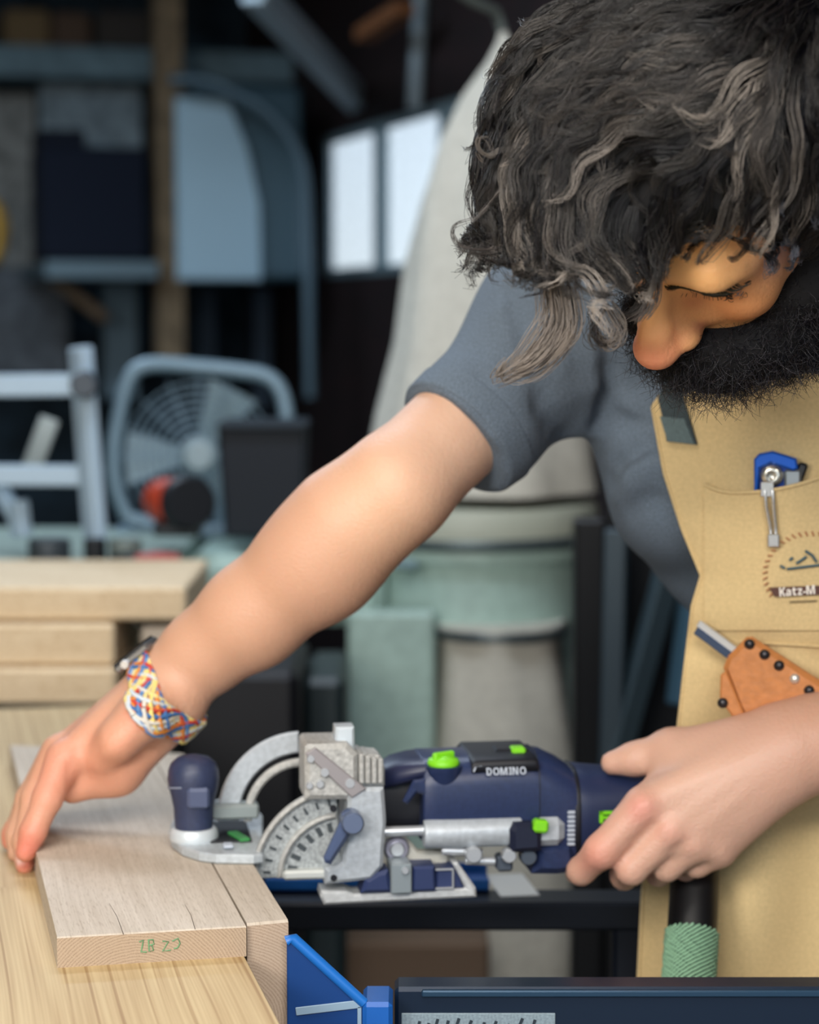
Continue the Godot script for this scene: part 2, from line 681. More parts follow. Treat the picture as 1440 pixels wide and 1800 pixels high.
func room() -> void:
	var dark := M("33302f", 0.85, 0.0, 0.45, 1.5)
	var g := G.new()
	wall_piece(g, WL, WA + 0.03, -0.12, 0.0, -2.0, WB)
	struct("floor", g, M("6d6a66", 0.8, 0.0, 0.3, 1.2))
	g = G.new()
	wall_piece(g, WL - 0.2, WA + 0.03, 2.55, 2.7, -2.0, WB + 0.2)
	struct("ceiling", g, M("141a26", 0.85, 0.0, 0.3, 2.0))
	g = G.new()
	wall_piece(g, WL - 0.2, WA + 0.03, 0.0, 2.55, WB, WB + 0.15)
	struct("wall_back", g, M("2f4452", 0.9, 0.0, 0.5, 1.4))
	g = G.new()
	wall_piece(g, WL - 0.15, WL, 0.0, 2.55, -2.0, WB)
	struct("wall_left", g, M("5a5f64", 0.9, 0.0, 0.3, 1.4))
	# right wall with its strip of windows
	var c := WA
	var pt := hit(568, 242, RR, c)
	var pb := hit(568, 487, RR, c)
	var pn := hit(1010, 300, RR, c)
	var b1 := pt.dot(RE)
	var b0 := pn.dot(RE)
	var y1 := pt.y
	var y0 := pb.y
	g = G.new()
	wall_piece(g, WA, WA + 0.03, 0.0, y0, -2.0, WB)
	wall_piece(g, WA, WA + 0.03, y1, 2.55, -2.0, WB)
	wall_piece(g, WA, WA + 0.03, y0, y1, b1, WB)
	wall_piece(g, WA, WA + 0.03, y0, y1, -2.0, b0)
	struct("wall_right", g, M("2a1012", 0.8, 0.0, 0.5, 1.3))
	# windows: frames, mullions, panes
	var fm := M("7f959d", 0.5)
	var glass := M("dfeef2", 0.02)
	glass.transparency = BaseMaterial3D.TRANSPARENCY_ALPHA
	glass.albedo_color.a = 0.08
	var marks := [b1, hit(664, 300, RR, c).dot(RE), hit(780, 300, RR, c).dot(RE), hit(892, 300, RR, c).dot(RE), b0]
	for k in 4:
		var w := Node3D.new()
		w.name = "window_%d" % (k + 1)
		add_child(w)
		w.set_meta("kind", "structure")
		var far: float = marks[k]
		var nr: float = marks[k + 1]
		var fr := G.new()
		var t := 0.05
		wall_piece(fr, WA + 0.002, WA + 0.016, y0, y1, far, far - t)
		wall_piece(fr, WA + 0.002, WA + 0.016, y0, y1, nr + t, nr)
		wall_piece(fr, WA + 0.002, WA + 0.016, y0, y0 + 0.022, far - t, nr + t)
		wall_piece(fr, WA + 0.002, WA + 0.016, y1 - 0.022, y1, far - t, nr + t)
		put("window_frame", fr, fm, w)
		var pg := G.new()
		wall_piece(pg, WA + 0.010, WA + 0.013, y0 + 0.02, y1 - 0.02, far - t, nr + t)
		put("pane", pg, glass, w)

# ------------------------------------------------------------------ foreground bench and the oak being joined
const TOP := 0.90
const BT := 0.9224
var EB := Vector3.ZERO
var RB := Vector3.ZERO

func slab(g: G, top: Array, y0: float, y1: float, bev: float, us: float, rot := false) -> void:
	# top: four corners near-left, near-right, far-right, far-left; uv in metres along e / across
	var e: Vector3 = (top[3] - top[0]).normalized()
	e.y = 0
	e = e.normalized()
	var r := e.cross(Vector3.UP).normalized()
	var o: Vector3 = top[0]
	var uvf := func(p: Vector3) -> Vector2: return Vector2((p - o).dot(r), (p - o).dot(e)) / us
	var mid := Vector3.ZERO
	for p in top: mid += p
	mid /= 4.0
	var ins := []
	var up := []
	var lo := []
	for p in top:
		var w: Vector3 = (mid - p)
		w.y = 0
		var ww := w.normalized() * bev * 1.4
		ins.append(Vector3(p.x + ww.x, y1, p.z + ww.z))
		up.append(Vector3(p.x, y1 - bev, p.z))
		lo.append(Vector3(p.x, y0, p.z))
	g.face(ins, Vector3.UP, ins.map(uvf))
	g.face(lo, Vector3.DOWN, lo.map(uvf))
	for k in 4:
		var k2 := (k + 1) % 4
		var out: Vector3 = (top[k] + top[k2]) * 0.5 - mid
		out.y = 0
		if k == 1 or k == 3:
			var sd := func(p: Vector3) -> Vector2: return Vector2(p.y - y0, (p - o).dot(e)) / us
			var f := [lo[k], lo[k2], up[k2], up[k]]
			g.face(f, out, f.map(sd))
		g.face([up[k], up[k2], ins[k2], ins[k]], out + Vector3.UP * out.length(), [uvf.call(up[k]), uvf.call(up[k2]), uvf.call(ins[k2]), uvf.call(ins[k])])

func ends(g: G, top: Array, y0: float, y1: float, bev: float, us: float, which := [0, 2], vs := 0.5) -> void:
	var r: Vector3 = (top[1] - top[0]).normalized()
	var o: Vector3 = top[0]
	var uvf := func(p: Vector3) -> Vector2: return Vector2((p - o).dot(r) / us, (y1 - p.y) / vs)
	for k in which:
		var f := [Vector3(top[k].x, y0, top[k].z), Vector3(top[k + 1].x, y0, top[k + 1].z), Vector3(top[k + 1].x, y1 - bev, top[k + 1].z), Vector3(top[k].x, y1 - bev, top[k].z)]
		g.face(f, (top[0] - top[3]) * (1.0 if k == 0 else -1.0), f.map(uvf))

func bench_and_boards() -> void:
	var nl := onY(100, 1647.5, BT)
	var nr := onY(433, 1628, BT)
	var fl := onY(17.5, 1309, BT)
	var br := onY(507, 1617.5, BT)
	var bf := onY(323, 1325, BT)
	var jf := onY(263, 1320, BT)
	EB = (bf - br)
	EB.y = 0
	EB = EB.normalized()
	RB = EB.cross(Vector3.UP).normalized()
	# bench top
	var q := onY(436, 1689, TOP)
	var far := 0.0
	var fq := onY(205, 1238, TOP)
	far = (fq - q).dot(EB)
	var rn := q - EB * 0.75
	var rf := q + EB * far
	var w := 1.05
	var bench := thing("workbench", "pale yellowish wooden workbench top that carries the oak board", "workbench", Vector3(q.x - 0.5, 0, q.z - 0.1))
	var base := bench.position
	var g := G.new()
	var lf := rf - RB * w
	var ln := rn - RB * w
	slab(g, [ln, rn, rf, lf], TOP - 0.045, TOP, 0.002, 0.50)
	ends(g, [ln, rn, rf, lf], TOP - 0.045, TOP, 0.002, 0.50)
	shift(g, base)
	var tm := StandardMaterial3D.new()
	tm.albedo_texture = tex(wood_image(1024, 512, Color("cbb488"), Color("8c6a40"), 3, 0.0, 30.0, 1.0))
	tm.roughness = 0.5
	put("bench_top", g, tm, bench)
	for k in 4:
		var at: Vector3 = [ln, rn, rf, lf][k] + (EB * 0.12 if k < 2 else -EB * 0.12) + (RB if k == 0 or k == 3 else -RB) * 0.1
		g = G.new()
		g.box(T(Vector3(at.x, (TOP - 0.045) / 2, at.z) - base, yaw(atan2(RB.x, RB.z) - PI / 2)), Vector3(0.08, TOP - 0.045, 0.08), 0.004)
		put("leg", g, tm, bench)
	# oak board
	var oak := StandardMaterial3D.new()
	oak.albedo_texture = tex(wood_image(512, 1024, Color("d0c4b4"), Color("988875"), 21, 0.25, 14.0, 0.25))
	oak.roughness = 0.62
	var oend := StandardMaterial3D.new()
	oend.albedo_texture = tex(end_image(1536, 192, Color("bda890"), Color("705c49"), 5, Vector2(0.055, 0.06), 0.0021, 6400.0))
	oend.roughness = 0.75
	var top := [nl, nr, jf, fl]
	var o := thing("oak_board", "flat pale oak board lying on the workbench, green marks on its end grain", "board", Vector3((nl.x + jf.x) / 2, TOP, (nl.z + jf.z) / 2))
	g = G.new()
	slab(g, top, TOP, BT, 0.0009, 0.30)
	shift(g, o.position)
	put("board_face", g, oak, o)
	for e in [0, 2]:
		g = G.new()
		ends(g, top, TOP, BT, 0.0009, 0.24, [e], 0.03)
		shift(g, o.position)
		put("end_grain", g, oend, o)
	# a few drying checks, thin dark splits that start at the end
	for ck in [[217, 1642, 192, 1588], [343, 1633, 325, 1590]]:
		g = G.new()
		var a := onY(ck[0], ck[1], BT)
		var b := onY(ck[2], ck[3], BT)
		var m := a.lerp(b, 0.55) + RB * 0.0012
		g.tube([a, m, b], [0.0003, 0.00025, 0.00012], 5)
		shift(g, o.position)
		put("check_crack", g, M("4a3a2b", 0.9), o)
	# green hand marking on the end, upside down from here
	var ink := M("6f9a70", 0.8)
	var un := (nr - nl).normalized()
	var outn := -(fl - nl)
	outn.y = 0
	outn = outn - un * outn.dot(un)
	outn = outn.normalized()
	var L := 0.0255
	var strokes := [
		[[0.0, 0.15], [0.28, 0.02], [0.2, 0.5], [0.12, 0.95], [0.5, 1.0]],
		[[0.62, 0.0], [0.66, 0.95], [0.95, 0.9], [0.85, 0.5], [0.62, 0.45], [0.98, 0.4], [0.92, 0.02], [0.6, 0.05]],
		[[1.55, 0.2], [1.95, 0.25], [1.55, 1.0], [2.1, 0.95]],
		[[2.2, 0.25], [2.6, 0.05], [2.72, 0.45], [2.55, 0.8], [2.3, 0.85]]]
	for s in strokes:
		g = G.new()
		var pts := []
		for p in s:
			pts.append(nl + un * ((244.0 - 100.0) / 2467.0 + p[0] * 0.0108) + Vector3.DOWN * (0.0055 + p[1] * 0.0092) + outn * 0.0002 + Vector3.UP * (0.0))
		g.tube(pts, 0.0006, 5)
		shift(g, o.position)
		put("green_mark", g, ink, o)
	# oak edge block hanging beside the bench edge
	var ob := thing("oak_block", "thick pale oak block butted to the right edge of the flat board, curved end grain", "board", Vector3((nr.x + bf.x) / 2, 0.80, (nr.z + bf.z) / 2))
	var bt := [onY(434.2, 1624, BT), br, bf, onY(264.5, 1320, BT)]
	g = G.new()
	slab(g, bt, 0.79, BT, 0.0016, 0.30)
	shift(g, ob.position)
	put("block_face", g, oak, ob)
	var bend := StandardMaterial3D.new()
	bend.albedo_texture = tex(end_image(340, 1020, Color("c6b19c"), Color("7a634f"), 9, Vector2(-0.012, 0.075), 0.0022, 6800.0))
	bend.roughness = 0.75
	for e in [0, 2]:
		g = G.new()
		ends(g, bt, 0.79, BT, 0.0016, 0.05, [e], 0.15)
		shift(g, ob.position)
		put("end_grain", g, bend, ob)

func shift(g: G, by: Vector3) -> void:
	for k in g.v.size():
		g.v[k] -= by

# ------------------------------------------------------------------ black work stand, blue bin, hose
func bar(g: G, a: Vector3, b: Vector3, h: float, w: float, bev := 0.003) -> void:
	g.box(T((a + b) / 2, along(b - a)), Vector3(a.distance_to(b), h, w), bev)

func stand() -> void:
	var navy := M("0d1420", 0.45, 0.3)
	var y := 0.838
	var fl := P(430, 1577, 2.06)
	var fr := P(1142, 1577, 2.06)
	fl.y = 0.826
	fr.y = 0.826
	var nl := P(694, 1789, 1.70)
	var nr := P(1560, 1783, 1.70)
	nl.y = 0.838
	nr.y = 0.838
	var o := thing("tool_stand", "black steel tool stand with two long rails behind the oak block", "stand", Vector3(0.05, 0, -1.9))
	var b := o.position
	var g := G.new()
	bar(g, fl - b, fr - b, 0.026, 0.05)
	put("rail", g, navy, o)
	g = G.new()
	bar(g, nl - b, nr - b, 0.06, 0.03)
	put("rail", g, M("16263a", 0.35, 0.3), o)
	g = G.new()
	bar(g, nl + Vector3(0.02, 0.026, 0.0) - b, nr + Vector3(0, 0.026, 0.0) - b, 0.005, 0.036, 0.001)
	put("rail_lip", g, M("2e4a63", 0.3, 0.4), o)
	for p in [[P(1112, 1590, 2.06), 0.038], [P(450, 1590, 2.06), 0.038], [P(712, 1790, 1.71), 0.03], [P(1545, 1790, 1.71), 0.03]]:
		g = G.new()
		var at: Vector3 = p[0]
		g.box(T(Vector3(at.x, 0.41, at.z) - b), Vector3(p[1], 0.82, 0.04), 0.004)
		put("leg", g, navy, o)
	for pr in [[Vector3(nl.x + 0.01, 0.2, nl.z), Vector3(fl.x + 0.02, 0.2, fl.z)], [Vector3(nr.x - 0.02, 0.2, nr.z), Vector3(fr.x - 0.02, 0.2, fr.z)]]:
		g = G.new()
		bar(g, pr[0] - b, pr[1] - b, 0.024, 0.024)
		put("cross_bar", g, navy, o)
	# label plate on the near rail: two columns of indistinct worn print
	g = G.new()
	var pa := nl.lerp(nr, (706.0 - 694.0) / 866.0)
	var pb := nl.lerp(nr, (974.0 - 694.0) / 866.0)
	bar(g, pa + Vector3(0, -0.006, 0.0155) - b, pb + Vector3(0, -0.006, 0.0155) - b, 0.034, 0.002, 0.0005)
	put("label_plate", g, M("93a6b0", 0.5, 0.1, 0.2, 60), o)
	g = G.new()
	var x := 0.012
	while x < pa.distance_to(pb) - 0.012:
		var wd := rng.randf_range(0.004, 0.009)
		var p0 := pa + (pb - pa).normalized() * x + Vector3(0, rng.randf_range(-0.003, 0.002), 0.0168) - b
		bar(g, p0, p0 + Vector3(wd * 0.3, 0.006, 0), 0.0022, 0.0006, 0.0001)
		bar(g, p0, p0 + Vector3(wd * 0.6, 0.0, 0), 0.0022, 0.0006, 0.0001)
		x += wd + 0.002
	put("worn_print", g, M("1c2a35", 0.6), o)
	# blue tray and white card on the far rail
	var tr := thing("blue_tray", "shallow blue plastic tray lying under the joining machine on the far black rail", "tray", P(660, 1560, 2.10))
	g = G.new()
	var c := Vector3(0.0, 0.0, 0.0)
	tr.position.y = 0.839
	var tx0 := (465.0 - 660.0) / F * 2.06
	var tx1 := (862.0 - 660.0) / F * 2.06
	g.box(T(Vector3((tx0 + tx1) / 2, 0.003, 0)), Vector3(tx1 - tx0, 0.004, 0.06), 0.001)
	put("tray_base", g, M("0c3f7e", 0.4), tr)
	for zz in [-0.03, 0.03]:
		g = G.new()
		g.box(T(Vector3((tx0 + tx1) / 2, 0.008, zz)), Vector3(tx1 - tx0, 0.010, 0.004), 0.001)
		put("tray_rim", g, M("0f57a0", 0.35), tr)
	g = G.new()
	var cc := P(900, 1536, 2.095)
	cc.y = 0.8395
	g.box(T(cc, yaw(0.15)), Vector3(0.036, 0.001, 0.08), 0.0002)
	solo("white_card", g, M("c9c7c0", 0.7), "small white card lying on the far black rail behind the tool", "card")
	# blue storage bin hung on the near rail
	var bin := thing("storage_bin", "blue plastic storage bin with a sloping open side hung at the black rail", "bin", P(600, 1800, 1.66))
	var bb := bin.position
	var bl := M("1c6cc0", 0.35, 0.0)
	var bd := M("083a78", 0.4, 0.0)
	var pxl := func(u: float, v: float) -> Vector2:
		return Vector2((u - 600.0), (1800.0 - v)) / F * 1.66
	var side := PackedVector2Array([pxl.call(505, 1960), pxl.call(505, 1652), pxl.call(516, 1648), pxl.call(640, 1764), pxl.call(668, 1764), pxl.call(672, 1960)])
	var rear := PackedVector2Array([pxl.call(505, 1960), pxl.call(505, 1815), pxl.call(640, 1880), pxl.call(668, 1880), pxl.call(672, 1960)])
	for z in [0.0, -0.036]:
		g = G.new()
		g.prism(T(Vector3(0, 0, z)), side if z == 0.0 else rear, 0.004, 0.0008)
		put("side_wall", g, bd, bin)
	g = G.new()
	var rim := []
	for p in [[505, 1650], [516, 1645], [640, 1762]]:
		var e: Vector2 = pxl.call(p[0], p[1])
		rim.append(Vector3(e.x, e.y, 0.001))
	g.tube(rim, 0.0042, 8)
	put("rim", g, bl, bin)
	g = G.new()
	var f0: Vector2 = pxl.call(664, 1860)
	g.box(T(Vector3(f0.x, f0.y, -0.016)), Vector3(0.022, 0.085, 0.045), 0.003)
	put("front_wall", g, M("1a5db0", 0.35), bin)
	g = G.new()
	var k0: Vector2 = pxl.call(540, 1960)
	g.box(T(Vector3(k0.x, k0.y, -0.02)), Vector3(0.07, 0.004, 0.04), 0.001)
	put("bin_floor", g, bl, bin)
	g = G.new()
	var l0: Vector2 = pxl.call(578, 1790)
	for q in [[l0 + Vector2(0, 0.009), Vector2(0.048, 0.006), 0.12], [l0 + Vector2(0.0225, -0.005), Vector2(0.003, 0.03), 0.0]]:
		g.box(T(Vector3(q[0].x, q[0].y, 0.003), Basis(Vector3.BACK, q[2])), Vector3(q[1].x, q[1].y, 0.0015), 0.0004)
	put("label_holder", g, M("8aa3b8", 0.4), bin)
	# suction hose with its green braided sleeve
	var h := thing("suction_hose", "thick black suction hose with a green braided section in front of the apron", "hose", P(1215, 1800, 1.82))
	var hb := h.position
	g = G.new()
	var pts := []
	for p in [[1224, 1518, 1.902], [1223, 1524, 1.901], [1222, 1530, 1.90], [1219, 1600, 1.88], [1214, 1680, 1.86], [1209, 1760, 1.84], [1204, 1860, 1.82], [1196, 2050, 1.80], [1180, 2500, 1.84], [1150, 2950, 1.95]]:
		pts.append(P(p[0], p[1], p[2]) - hb)
	pts = smooth_path(pts, 6)
	var rr := []
	for k in pts.size():
		rr.append(0.0205)
	g.tube(pts, rr, 24)
	put("hose_tube", g, M("06070a", 0.45), h)
	# braided yarns wound on the lower stretch
	g = G.new()
	var g2 := G.new()
	var a0 := 21
	for w in 26:
		for turn in [1.0, -1.0]:
			var line := PackedVector3Array()
			for k in range(0, 66):
				var t := a0 + k * 0.30
				var i0 := int(t)
				if i0 + 1 >= pts.size(): break
				var pp: Vector3 = pts[i0].lerp(pts[i0 + 1], t - i0)
				var dd: Vector3 = (pts[i0 + 1] - pts[i0]).normalized()
				var s := dd.cross(Vector3(0.1, 0.0, 1)).normalized()
				var s2 := dd.cross(s)
				var ang: float = TAU * w / 26.0 + turn * t * 0.42
				line.append(pp + (s * cos(ang) + s2 * sin(ang)) * (0.0211 + 0.0006 * sin(ang * 13.0 + t * 3.0)))
			if line.size() > 2:
				(g if turn > 0 else g2).tube(Array(line), 0.0014 if turn > 0 else 0.0007, 4, false)
	tag(put("braided_sleeve", g, M("86ae8e", 0.7), h), "pale green woven yarns", "", "", "stuff")
	tag(put("braid_weft", g2, M("17402f", 0.7), h), "dark green woven yarns", "", "", "stuff")

func smooth_path(pts: Array, sub: int) -> Array:
	var out := []
	for k in pts.size() - 1:
		var p0: Vector3 = pts[maxi(k - 1, 0)]
		var p3: Vector3 = pts[mini(k + 2, pts.size() - 1)]
		for j in sub:
			out.append((pts[k] as Vector3).cubic_interpolate(pts[k + 1], p0, p3, float(j) / sub))
	out.append(pts[pts.size() - 1])
	return out

# ------------------------------------------------------------------ the woodworker
var man: Node3D
var mb := Vector3.ZERO
var HB := Basis()          # head frame: x = his left, y = up through the crown, z = where the face looks
var HC := Vector3.ZERO     # midway between the ears
func H(l: float, u: float, f: float) -> Vector3:
	return HC + HB * Vector3(l, u, f)

func head_frame() -> void:
	var ps := deg_to_rad(26.0)
	var ph := deg_to_rad(76.0)
	var f := Vector3(-cos(ph) * sin(ps), -sin(ph), cos(ph) * cos(ps))
	var u := Vector3(-sin(ph) * sin(ps), cos(ph), sin(ph) * cos(ps))
	var l := u.cross(f)
	var roll := Basis(Vector3(0, 0, 1), deg_to_rad(-25.0))
	var camb := Basis(Vector3.RIGHT, -PITCH)
	HB = camb * roll * Basis(l, u, f)
	HC = P(1284, 322, 1.60)

func tint(g: G, from: int, base: Color, blobs: Array) -> void:
	for k in range(from, g.v.size()):
		var c := base
		for b in blobs:
			var d: float = g.v[k].distance_to(b[0]) / b[1]
			if d < 2.2:
				c = c.lerp(b[2], exp(-d * d * 1.6) * b[3])
		g.c[k] = c

func lin(hex: String) -> Color:
	return Color(hex).srgb_to_linear()

func bounds(s: S, pad: float) -> Array:
	var lo := Vector3.ONE * 1e9
	var hi := -lo
	for j in s.kind.size():
		if s.kind[j] == 0:
			for e in [s.A[j], s.A[j] + s.B[j]]:
				var r: float = maxf(s.ra[j], s.rb[j]) + pad
				lo = lo.min(e - Vector3.ONE * r)
				hi = hi.max(e + Vector3.ONE * r)
		elif s.kind[j] == 1:
			var r2: float = maxf(s.B[j].x, maxf(s.B[j].y, s.B[j].z)) + pad
			lo = lo.min(s.A[j] - Vector3.ONE * r2)
			hi = hi.max(s.A[j] + Vector3.ONE * r2)
	return [lo, hi]

func person() -> void:
	head_frame()
	man = thing("person", "bearded man in grey t-shirt and tan apron bending over the oak board", "person", Vector3(0.34, 0, -2.12))
	mb = man.position
	body()
	clothes()
	hair_and_beard()

const SHO := Vector3(1010, 560, 1.99)
const ELB := Vector3(692, 862, 1.88)
func V(p: Vector3) -> Vector3: return P(p.x, p.y, p.z)

func body() -> void:
	var g := G.new()
	var skin_c := lin("d2a286")
	var pink := lin("e08a78")
	var pale := lin("e3bda2")
	# ---- right arm and hand
	var s := S.new()
	s.chain([V(SHO), P(850, 712, 1.93), V(ELB)], [0.052, 0.0450, 0.0440], 0.02)
	s.chain([V(ELB), P(612, 925, 1.89), P(560, 985, 1.90), P(440, 1085, 1.92), P(355, 1150, 1.935), P(296, 1196, 1.945)], [0.0440, 0.0475, 0.0485, 0.0412, 0.0330, 0.0275], 0.02)
	s.cap(P(300, 1185, 1.965), P(340, 1165, 1.96), 0.021, 0.024, 0.012)
	# palm
	s.cap(P(292, 1200, 1.935), P(124, 1330, 1.905), 0.0250, 0.0155, 0.014)
	s.cap(P(290, 1200, 1.945), P(114, 1322, 1.93), 0.0235, 0.0155, 0.012)
	s.cap(P(288, 1205, 1.955), P(104, 1332, 1.953), 0.021, 0.0145, 0.012)
	s.cap(P(290, 1215, 1.965), P(100, 1345, 1.972), 0.019, 0.013, 0.012)
	s.cap(P(318, 1245, 1.93), P(205, 1352, 1.92), 0.0205, 0.0205, 0.018)
	s.cap(P(205, 1352, 1.92), P(128, 1388, 1.915), 0.0195, 0.0120, 0.016)
	# thumb, folded against the palm
	s.chain([P(292, 1235, 1.915), P(250, 1258, 1.888), P(208, 1300, 1.884), P(180, 1332, 1.894)], [0.0205, 0.0172, 0.0128, 0.0092], 0.018)
	# fingers hooked over the far edge of the board
	var fing := [
		[[112, 1334, 1.902], [84, 1402, 1.884], [58, 1462, 1.878], [45, 1498, 1.876], 0.0158, 0.0124, 0.0108, 0.0086],
		[[102, 1322, 1.928], [62, 1402, 1.922], [44, 1478, 1.908], [43, 1520, 1.900], 0.0150, 0.0120, 0.0104, 0.0082],
		[[96, 1330, 1.950], [52, 1404, 1.950], [31, 1468, 1.942], [29, 1500, 1.937], 0.0142, 0.0115, 0.0098, 0.0080],
		[[94, 1348, 1.972], [44, 1422, 1.975], [22, 1464, 1.974], [16, 1480, 1.970], 0.0130, 0.0100, 0.0086, 0.0070]]
	for f in fing:
		var pts := []
		for q in 4: pts.append(P(f[q][0], f[q][1], f[q][2]))
		s.chain(pts, [f[4], f[5], f[6], f[7]], 0.0055)
	# creases and tendons
	s.crease(P(205, 1270, 1.88), P(180, 1312, 1.88), -0.0022, 0.004)
	s.crease(P(228, 1292, 1.868), P(176, 1335, 1.872), 0.0015, 0.007)
	s.crease(P(124, 1345, 1.885), P(128, 1385, 1.885), -0.0025, 0.004)
	s.crease(P(250, 1250, 1.872), P(251, 1256, 1.872), 0.003, 0.010)
	s.crease(P(180, 1285, 1.90), P(140, 1315, 1.89), -0.0012, 0.005)
	var bx := bounds(s, 0.012)
	var first := skin(s, g, 0.0034, bx[0], bx[1])
	tint(g, first, skin_c, [
		[P(250, 1250, 1.87), 0.016, lin("dc7a6c"), 0.85], [P(212, 1300, 1.865), 0.02, lin("e9a488"), 0.6],
		[P(90, 1360, 1.88), 0.05, lin("dd8d76"), 0.6], [P(48, 1490, 1.87), 0.025, lin("d9705f"), 0.75], [P(42, 1520, 1.89), 0.014, lin("d4553f"), 0.7], [P(33, 1510, 1.893), 0.0055, lin("f2dcd4"), 0.9], [P(16, 1475, 1.96), 0.016, lin("d9604f"), 0.7],
		[P(200, 1350, 1.90), 0.06, lin("d98e70"), 0.5], [P(690, 900, 1.84), 0.07, lin("e8bb99"), 0.7], [P(800, 800, 1.88), 0.08, lin("e6c0a6"), 0.7]])
	arm_s = s
	# ---- left arm and hand
	s = S.new()
	s.chain([P(1790, 560, 2.0), P(1800, 1120, 1.96), P(1600, 1245, 1.89), P(1450, 1306, 1.855), P(1385, 1330, 1.848)], [0.056, 0.046, 0.045, 0.0345, 0.0300], 0.025)
	s.cap(P(1385, 1318, 1.852), P(1405, 1305, 1.855), 0.031, 0.032, 0.02)
	s.cap(P(1380, 1305, 1.846), P(1135, 1418, 1.835), 0.0250, 0.0165, 0.016)
	s.cap(P(1380, 1330, 1.842), P(1182, 1455, 1.835), 0.0240, 0.0155, 0.014)
	s.cap(P(1375, 1350, 1.845), P(1222, 1480, 1.840), 0.0230, 0.0150, 0.014)
	s.cap(P(1368, 1370, 1.848), P(1264, 1490, 1.850), 0.0240, 0.0150, 0.014)
	s.cap(P(1350, 1290, 1.858), P(1205, 1335, 1.862), 0.0200, 0.0180, 0.016)
	s.chain([P(1300, 1302, 1.862), P(1180, 1318, 1.878), P(1118, 1334, 1.886), P(1077, 1341, 1.890)], [0.0185, 0.0165, 0.0128, 0.0100], 0.010)
	s.cap(P(1190, 1335, 1.872), P(1145, 1400, 1.852), 0.011, 0.012, 0.016)
	fing = [
		[[1130, 1420, 1.832], [1058, 1496, 1.832], [1022, 1531, 1.852], [1012, 1535, 1.885], 0.0165, 0.0138, 0.0112, 0.009],
		[[1180, 1460, 1.832], [1110, 1528, 1.836], [1097, 1540, 1.866], [1100, 1525, 1.895], 0.0155, 0.0125, 0.0108, 0.009],
		[[1220, 1484, 1.838], [1172, 1524, 1.846], [1158, 1535, 1.872], [1160, 1520, 1.898], 0.0148, 0.0115, 0.0102, 0.0085],
		[[1262, 1496, 1.848], [1225, 1519, 1.854], [1205, 1528, 1.876], [1202, 1515, 1.900], 0.0140, 0.0105, 0.0092, 0.0075]]
	for f in fing:
		var pts2 := []
		for q in 4: pts2.append(P(f[q][0], f[q][1], f[q][2]))
		s.chain(pts2, [f[4], f[5], f[6], f[7]], 0.0055)
	for kn in [[1128, 1420, 1.814], [1172, 1462, 1.816], [1212, 1486, 1.822], [1260, 1502, 1.832]]:
		s.crease(P(kn[0], kn[1], kn[2]), P(kn[0] + 6, kn[1] - 4, kn[2]), 0.0022, 0.009)
	for tn in [[1150, 1402, 1320, 1330], [1195, 1440, 1330, 1345], [1232, 1462, 1335, 1365]]:
		s.crease(P(tn[0], tn[1], 1.815), P(tn[2], tn[3], 1.820), 0.0008, 0.005)
	s.crease(P(1150, 1452, 1.82), P(1118, 1480, 1.82), -0.003, 0.004)
	s.crease(P(1202, 1482, 1.82), P(1180, 1500, 1.82), -0.0025, 0.004)
	bx = bounds(s, 0.012)
	first = skin(s, g, 0.0036, bx[0], bx[1])
	tint(g, first, lin("d4a68f"), [
		[P(1128, 1420, 1.81), 0.02, lin("e08a7c"), 0.8], [P(1175, 1465, 1.81), 0.016, lin("e09484"), 0.55], [P(1212, 1488, 1.81), 0.014, lin("e09484"), 0.4],
		[P(1040, 1510, 1.82), 0.03, lin("de8c78"), 0.6], [P(1230, 1380, 1.82), 0.06, lin("e2b8a0"), 0.6], [P(1440, 1270, 1.83), 0.05, lin("cf9c80"), 0.6]])
	# ---- head and neck
	s = S.new()
	s.ell(H(0, 0.052, -0.004), Vector3(0.074, 0.082, 0.097), HB, 0.02)
	s.ell(H(0, -0.03, 0.042), Vector3(0.058, 0.080, 0.052), HB, 0.03)
	s.cap(H(0, -0.10, 0.068), H(0, -0.085, 0.06), 0.022, 0.026, 0.03)
	s.cap(H(-0.036, 0.036, 0.084), H(0.036, 0.036, 0.084), 0.017, 0.017, 0.014)
	for sx in [-1.0, 1.0]:
		s.ell(H(sx * 0.046, -0.012, 0.062), Vector3(0.020, 0.024, 0.022), HB, 0.018)
		s.cap(H(sx * 0.050, 0.035, 0.062), H(sx * 0.060, 0.005, 0.035), 0.012, 0.012, 0.025)
		s.carve(H(sx * 0.034, 0.018, 0.108), Vector3(0.013, 0.008, 0.010), HB, 0.016)
		s.ell(H(sx * 0.032, 0.019, 0.080), Vector3(0.0145, 0.0125, 0.0125), HB, 0.004)
		s.crease(H(sx * 0.018, 0.013, 0.092), H(sx * 0.045, 0.013, 0.088), -0.002, 0.0022)
		s.ell(H(sx * 0.0160, -0.038, 0.103), Vector3(0.0085, 0.0090, 0.0120), HB, 0.004)
		# ear
		s.ell(H(sx * 0.079, 0.004, -0.012), Vector3(0.007, 0.031, 0.019), HB * Basis(Vector3.UP, sx * 0.5), 0.006)
		s.chain([H(sx * 0.080, -0.008, 0.006), H(sx * 0.086, 0.018, 0.006), H(sx * 0.090, 0.036, -0.008), H(sx * 0.091, 0.028, -0.028), H(sx * 0.086, -0.002, -0.028), H(sx * 0.080, -0.027, -0.010)], [0.004, 0.0045, 0.005, 0.005, 0.0045, 0.006], 0.004)
		s.carve(H(sx * 0.088, 0.004, -0.010), Vector3(0.006, 0.016, 0.009), HB, 0.004)
	s.chain([H(0, 0.040, 0.092), H(0, 0.012, 0.100), H(0, -0.020, 0.117), H(0, -0.033, 0.122)], [0.0085, 0.0080, 0.0105, 0.0150], 0.010)
